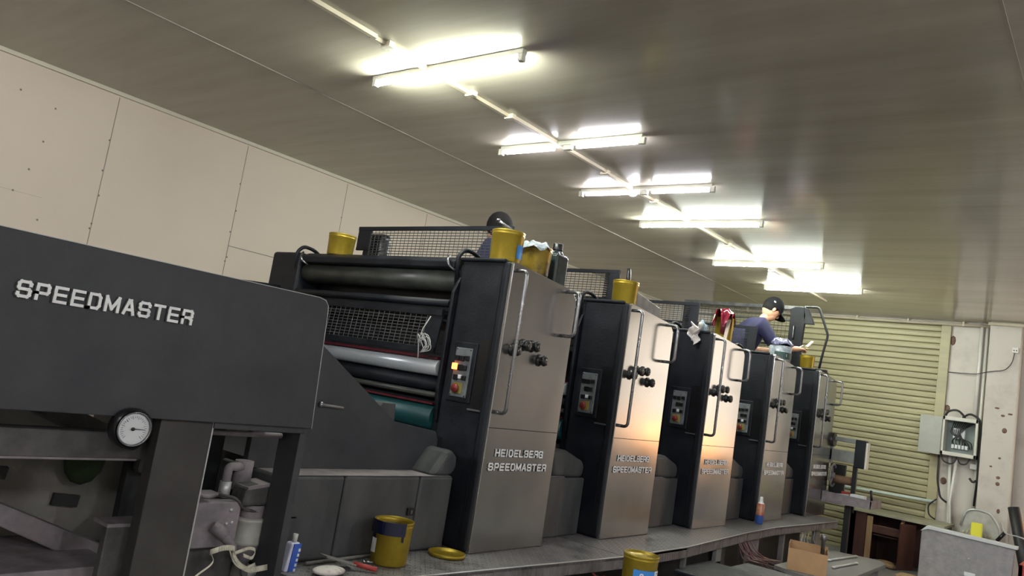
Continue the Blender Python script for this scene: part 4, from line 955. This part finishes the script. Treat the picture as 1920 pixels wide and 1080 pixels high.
wrench((7.55, 2.02, .433), (8.15, 1.98, .433), 'long bright wrench on the low bench beside the cardboard box')
wrench((7.9, 2.16, .433), (8.6, 2.10, .433), 'darker thin wrench at the back of the low bench')
ms = MB().box(5.35, 6.02, 2.10, 2.5, .45, .48).box(5.4, 6.0, 2.12, 2.45, .0, .45)
thing(ms, 'steel_block', 'paint', 'low dark steel block on the floor in front of the footboard frame', 'block', bevel=.01)
thing(MB().box(6.05, 6.48, 2.0, 2.4, 0, .46), 'dusty_crate', 'dust_dark', 'low dusty crate left of the low steel bench', 'crate', bevel=.01)
# tangle of reddish wires under the footboard
mb = MB(); rnd = random.Random(11)
for k in range(14):
    x = 7.0+rnd.random()*.5; mb.tube(bend([(x, 2.72, .56), (x+.05, 2.66, .45-.1*rnd.random()), (x+.25*rnd.random(), 2.6, .38), (x+.3+.3*rnd.random(), 2.55, .36-.1*rnd.random())], .08), .006, 5)
thing(mb, 'wire_tangle', mat('dusty_red_wire', (.16, .05, .05), (.25, .2, .2), .6, scale=10), 'tangle of dusty reddish wires hanging under the far footboard', 'wires')
mb = MB()
for k in range(8):
    x = 8.7+rnd.random()*.5; mb.tube(bend([(x, 2.75, .57), (x+.05, 2.7, .50), (x+.08*rnd.random(), 2.72, .42), (x+.1, 2.7, .36)], .05), .005, 5)
thing(mb, 'wire_tangle', 'wire_pale', 'thin pale wires hanging under the end of the footboard', 'wires')
mb = MB(); mb.tube(bend([(4.35, 2.62, .56), (4.40, 2.55, .48), (4.5, 2.55, .5), (4.52, 2.6, .4)], .05), .009, 6)
thing(mb, 'red_cable', 'lamp_red', 'red cable under the footboard left of the blue-labelled gold can', 'cable')

# unseen warm lamp added down the hall, to make the glow on the steel faces
wl = empty('radiant_heater', (11.7, .08, 0), 'wide glowing radiant heater on a stand by the far wall', 'heater')
MB().box(11.66, 11.74, -.55, .72, .93, 1.39).build('lamp_head', 'black', wl, bevel=.01)
MB().box(11.645, 11.66, -.50, .67, .98, 1.34).build('lamp_glass', 'work_glow', wl)
MB().cyl((11.7, .08, 0), (11.7, .08, .94), .02, 10).build('lamp_pole', 'black', wl)
MB().lathe([(0, 0), (.2, 0), (.2, .02), (.03, .04)], (11.7, .08, 0), 20).build('lamp_foot', 'black', wl)

# ------------------------------------------------------------ people
def person(name, feet, yaw, pose, label, shirt='navy', cap=True, K=1.0):
    """pose: joints in a local frame (x forward, y to the person's left, z up) from the feet"""
    t = empty(name, feet, label, 'person')
    Rz = rz(yaw)
    def Wd(p): return Vector(feet) + Rz @ Vector(p)
    J = {k: (v if k == 'face' else tuple(c*K for c in v)) for k, v in pose.items()}
    def skin(chains, nm, m, parent, sub=2, merge=True):
        """chains of (point, radius); points that coincide are one joint"""
        vs = []; rs = []; idx = {}; ed = []
        def vid(p, r_):
            k = tuple(round(c, 4) for c in p)
            if k not in idx: idx[k] = len(vs); vs.append(Vector(p)); rs.append(r_)
            return idx[k]
        for ch in chains:
            ids = [vid(p, r_) for p, r_ in ch]
            ed += [(a, b) for a, b in zip(ids[:-1], ids[1:]) if a != b]
        me = bpy.data.meshes.new(nm); me.from_pydata([Rz @ v for v in vs], ed, [])
        o = bpy.data.objects.new(nm, me); COL.objects.link(o)
        md = o.modifiers.new('Skin', 'SKIN'); md.use_smooth_shade = True
        for i, sv in enumerate(me.skin_vertices[0].data):
            rr = rs[i]; sv.radius = tuple(c*K for c in rr) if isinstance(rr, tuple) else (rr*K, rr*K); sv.use_root = (i == 0)
        s2 = o.modifiers.new('Subsurf', 'SUBSURF'); s2.levels = sub; s2.render_levels = sub
        bpy.context.view_layer.update()
        me2 = bpy.data.meshes.new_from_object(o.evaluated_get(bpy.context.evaluated_depsgraph_get()))
        bpy.data.objects.remove(o)
        for p_ in me2.polygons: p_.use_smooth = True
        me2.name = nm
        return me2
    P = {k: v for k, v in J.items()}
    pel, chest, neck, head = P['pelvis'], P['chest'], P['neck'], P['head']
    def lerp(a, b, k): return tuple(a[i]+(b[i]-a[i])*k for i in range(3))
    chains = [[(pel, .11), (lerp(pel, chest, .5), .10), (chest, .10), (lerp(chest, neck, .7), .062), (neck, .052), (lerp(neck, head, .55), .052)]]
    fing = []
    for s in ('l', 'r'):
        sh, el, wr, hd = P['sh_'+s], P['el_'+s], P['wr_'+s], P['hd_'+s]
        chains.append([(chest, .10), (sh, .052), (el, .042), (wr, .028), (hd, .034)])
        dirv = (Vector(hd)-Vector(wr)).normalized()
        side = dirv.cross(Vector((0, 0, 1))).normalized()
        for k, L_ in enumerate((.075, .083, .078, .062)):
            o_ = side*(k-1.5)*.02
            a = Vector(hd)+dirv*.035+o_; b = a+dirv*L_*.5+Vector((0, 0, -.012)); c_ = b+(dirv*.5+Vector((0, 0, -.8))).normalized()*L_*.5
            chains.append([(hd, .034), (tuple(a), .0095), (tuple(b), .0085), (tuple(c_), .0075)])
        th = Vector(hd)-side*.045+dirv*.01 if s == 'l' else Vector(hd)+side*.045+dirv*.01
        chains.append([(hd, .034), (tuple(th), .011), (tuple(th+dirv*.04+Vector((0, 0, -.01))), .009)])
        hp, kn_, an, toe = P['hip_'+s], P['kn_'+s], P['an_'+s], P['toe_'+s]
        chains.append([(pel, .11), (hp, .08), (kn_, .055), (an, .038), (toe, .03)])
    me = skin(chains, 'body', 'skin', t)
    # head, nose, ears added to the same mesh
    bm = bmesh.new(); bm.from_mesh(me); fa = P['face']  # facing direction (local)
    hb = MB(); fz = Vector(fa).normalized(); up = (Vector(head)-Vector(neck)).normalized()
    lf = up.cross(fz).normalized(); up = fz.cross(lf).normalized()
    HR = Matrix((fz, lf, up)).transposed()
    HR = Rz @ HR; hc = Rz @ Vector(head)
    HR = HR @ Matrix.Diagonal((K, K, K))
    def hl(x, y, z): return hc + HR @ Vector((x, y, z))
    hb.blob(hc, (.098, .078, .115), 24, HR)                  # skull
    hb.blob(hl(.03, 0, -.055), (.062, .058, .068), 18, HR)     # jaw
    hb.blob(hl(.098, 0, -.015), (.018, .012, .024), 10, HR)    # nose
    hb.blob(hl(.085, 0, -.062), (.016, .024, .010), 10, HR)    # mouth
    for s in (-1, 1):
        hb.blob(hl(-.005, s*.078, -.012), (.018, .010, .030), 12, HR)   # ears
        hb.blob(hl(.082, s*.032, .012), (.012, .016, .008), 10, HR)     # brows
    tmp = bpy.data.meshes.new('tmp'); hb.bm.to_mesh(tmp); hb.bm.free(); bm.from_mesh(tmp); bpy.data.meshes.remove(tmp)
    bm.to_mesh(me); bm.free(); me.materials.clear(); me.materials.append(M['skin'])
    bo = bpy.data.objects.new('body', me); COL.objects.link(bo); bo.parent = t
    eb = MB()
    for s in (-1, 1): eb.blob(hl(.088, s*.032, -.002), (.008, .012, .006), 10, HR)
    eo = eb.build('eyes', 'black', None); eo.parent = t
    # shirt and trousers follow the body
    ch = [[(lerp(pel, chest, -.1), (.165, .135)), (lerp(pel, chest, .5), (.16, .132)), (chest, (.168, .135)), (lerp(chest, neck, .75), .08)]]
    for s in ('l', 'r'):
        ch.append([(chest, (.168, .135)), (P['sh_'+s], .086), (lerp(P['sh_'+s], P['el_'+s], .55), .074), (lerp(P['sh_'+s], P['el_'+s], .85), .069)])
    me = skin(ch, 'shirt', shirt, t); me.materials.clear(); me.materials.append(M[shirt]); so_ = bpy.data.objects.new('shirt', me); COL.objects.link(so_); so_.parent = t
    ch = []
    for s in ('l', 'r'): ch.append([(pel, .14), (P['hip_'+s], .10), (P['kn_'+s], .072), (lerp(P['kn_'+s], P['an_'+s], .95), .058)])
    me = skin(ch, 'trousers', 'trouser', t); me.materials.clear(); me.materials.append(M['trouser']); so_ = bpy.data.objects.new('trousers', me); COL.objects.link(so_); so_.parent = t
    for s in ('l', 'r'):
        a = Rz @ Vector(P['an_'+s]); b = Rz @ Vector(P['toe_'+s]); c_ = (a+b)/2; c_.z = .045
        sb = MB().blob(c_, (.14, .052, .045), 14, Rz); o = sb.build('shoe', 'shoe', None); o.parent = t
    hh = MB(); hh.blob(hl(-.016, 0, .018), (.098, .086, .108) if cap else (.104, .094, .116), 22, HR); o = hh.build('hair', 'hair', None); o.parent = t
    if cap:
        cb_ = MB(); n = 8
        prof = [(.102*math.cos(a_), .098*math.sin(a_)) for a_ in [PI/2*i/n for i in range(n+1)]]
        prof = [(.102, -.025)] + prof[:-1] + [(0, .098)]
        CR = HR @ Matrix.Diagonal((1.10, .93, 1.12))
        cb_.lathe(prof, hl(-.004, 0, .035), 26, CR)
        def f_(i, j):
            a_ = math.radians(-58+116*i); rr = .100+.075*j*math.cos(math.radians(-58+116*i))**.6
            return hl(rr*math.cos(a_)*1.08, rr*math.sin(a_)*.9, .022-.020*j-.02*abs(i-.5)*2*j)
        g_ = MB().grid(f_, 14, 5); g_.build('cap_brim', 'cap', None, solid=.004).parent = t
        co = cb_.build('cap', 'cap', None); co.parent = t
        k_ = MB().blob(hl(-.108, -.01, .03), (.006, .018, .008), 10, HR).blob(hl(-.06, -.094, .045), (.014, .005, .009), 10, HR); k_.build('cap_badge', 'label_white', None).parent = t
    return t
base = dict(pelvis=(0, 0, .93), chest=(.05, 0, 1.27), neck=(.08, 0, 1.46), head=(.12, 0, 1.60),
            sh_l=(.05, .19, 1.37), el_l=(.12, .25, 1.10), wr_l=(.33, .20, 1.02), hd_l=(.41, .18, 1.03),
            sh_r=(.05, -.19, 1.37), el_r=(.12, -.25, 1.10), wr_r=(.33, -.20, 1.02), hd_r=(.41, -.18, 1.03),
            hip_l=(0, .10, .88), kn_l=(.02, .11, .48), an_l=(0, .11, .08), toe_l=(.14, .12, .04),
            hip_r=(0, -.10, .88), kn_r=(.02, -.11, .48), an_r=(0, -.11, .08), toe_r=(.14, -.12, .04), face=(.9, 0, -.35))
p2 = dict(base); p2.update(pelvis=(-.12, 0, .92), chest=(.02, 0, 1.24), neck=(.16, 0, 1.41), head=(.25, 0, 1.535),
    sh_l=(.07, .20, 1.33), sh_r=(.07, -.20, 1.33), el_l=(.22, .24, 1.10), wr_l=(.42, .16, 1.12), hd_l=(.50, .13, 1.13),
    el_r=(.22, -.24, 1.10), wr_r=(.44, -.18, 1.14), hd_r=(.52, -.16, 1.15), hip_l=(-.12, .1, .88), hip_r=(-.12, -.1, .88), kn_l=(-.04, .11, .48), kn_r=(-.04, -.11, .48), face=(.8, 0, -.6))
person('person', (8.86, 3.60, 1.22), -.75, p2, 'person in navy shirt and black cap bending over the farthest press units', 'navy', K=1.12)
p1 = dict(base); p1.update(pelvis=(-.10, 0, .88), chest=(.02, 0, 1.18), neck=(.12, 0, 1.34), head=(.20, 0, 1.45),
    sh_l=(.05, .19, 1.27), sh_r=(.05, -.19, 1.27), kn_l=(.06, .11, .46), kn_r=(.06, -.11, .46), el_l=(.12, .25, 1.02), el_r=(.12, -.25, 1.02), wr_l=(.32, .2, .96), wr_r=(.32, -.2, .96), hd_l=(.40, .18, .97), hd_r=(.40, -.18, .97))
person('person', (4.54, 3.75, 1.22), 1.45, p1, 'person with dark hair, only the top of the head showing above the nearest mesh guard', 'navy', cap=False, K=1.07)
# ink knife in the worker's hand
mb = MB(); mb.tube([(9.16, 3.17, 2.46), (9.30, 3.08, 2.56)], .012, 8); mb.box(9.24, 9.44, 3.00, 3.03, 2.57, 2.60, Matrix.Rotation(-.45, 3, 'Y'))
thing(mb, 'ink_knife', mat('striped_knife', (.05, .05, .05), (.8, .75, .4), .3, scale=40, lo=.49, hi=.51), 'black and pale ink knife held by the worker in navy', 'knife')
# black box clipped behind the left end of the first mesh guard
thing(MB().box(3.98, 4.10, 4.62, 4.86, 2.30, 2.60), 'black_box', 'black', 'rounded black box behind the left end of the nearest mesh guard', 'box', bevel=.05, seg=4)
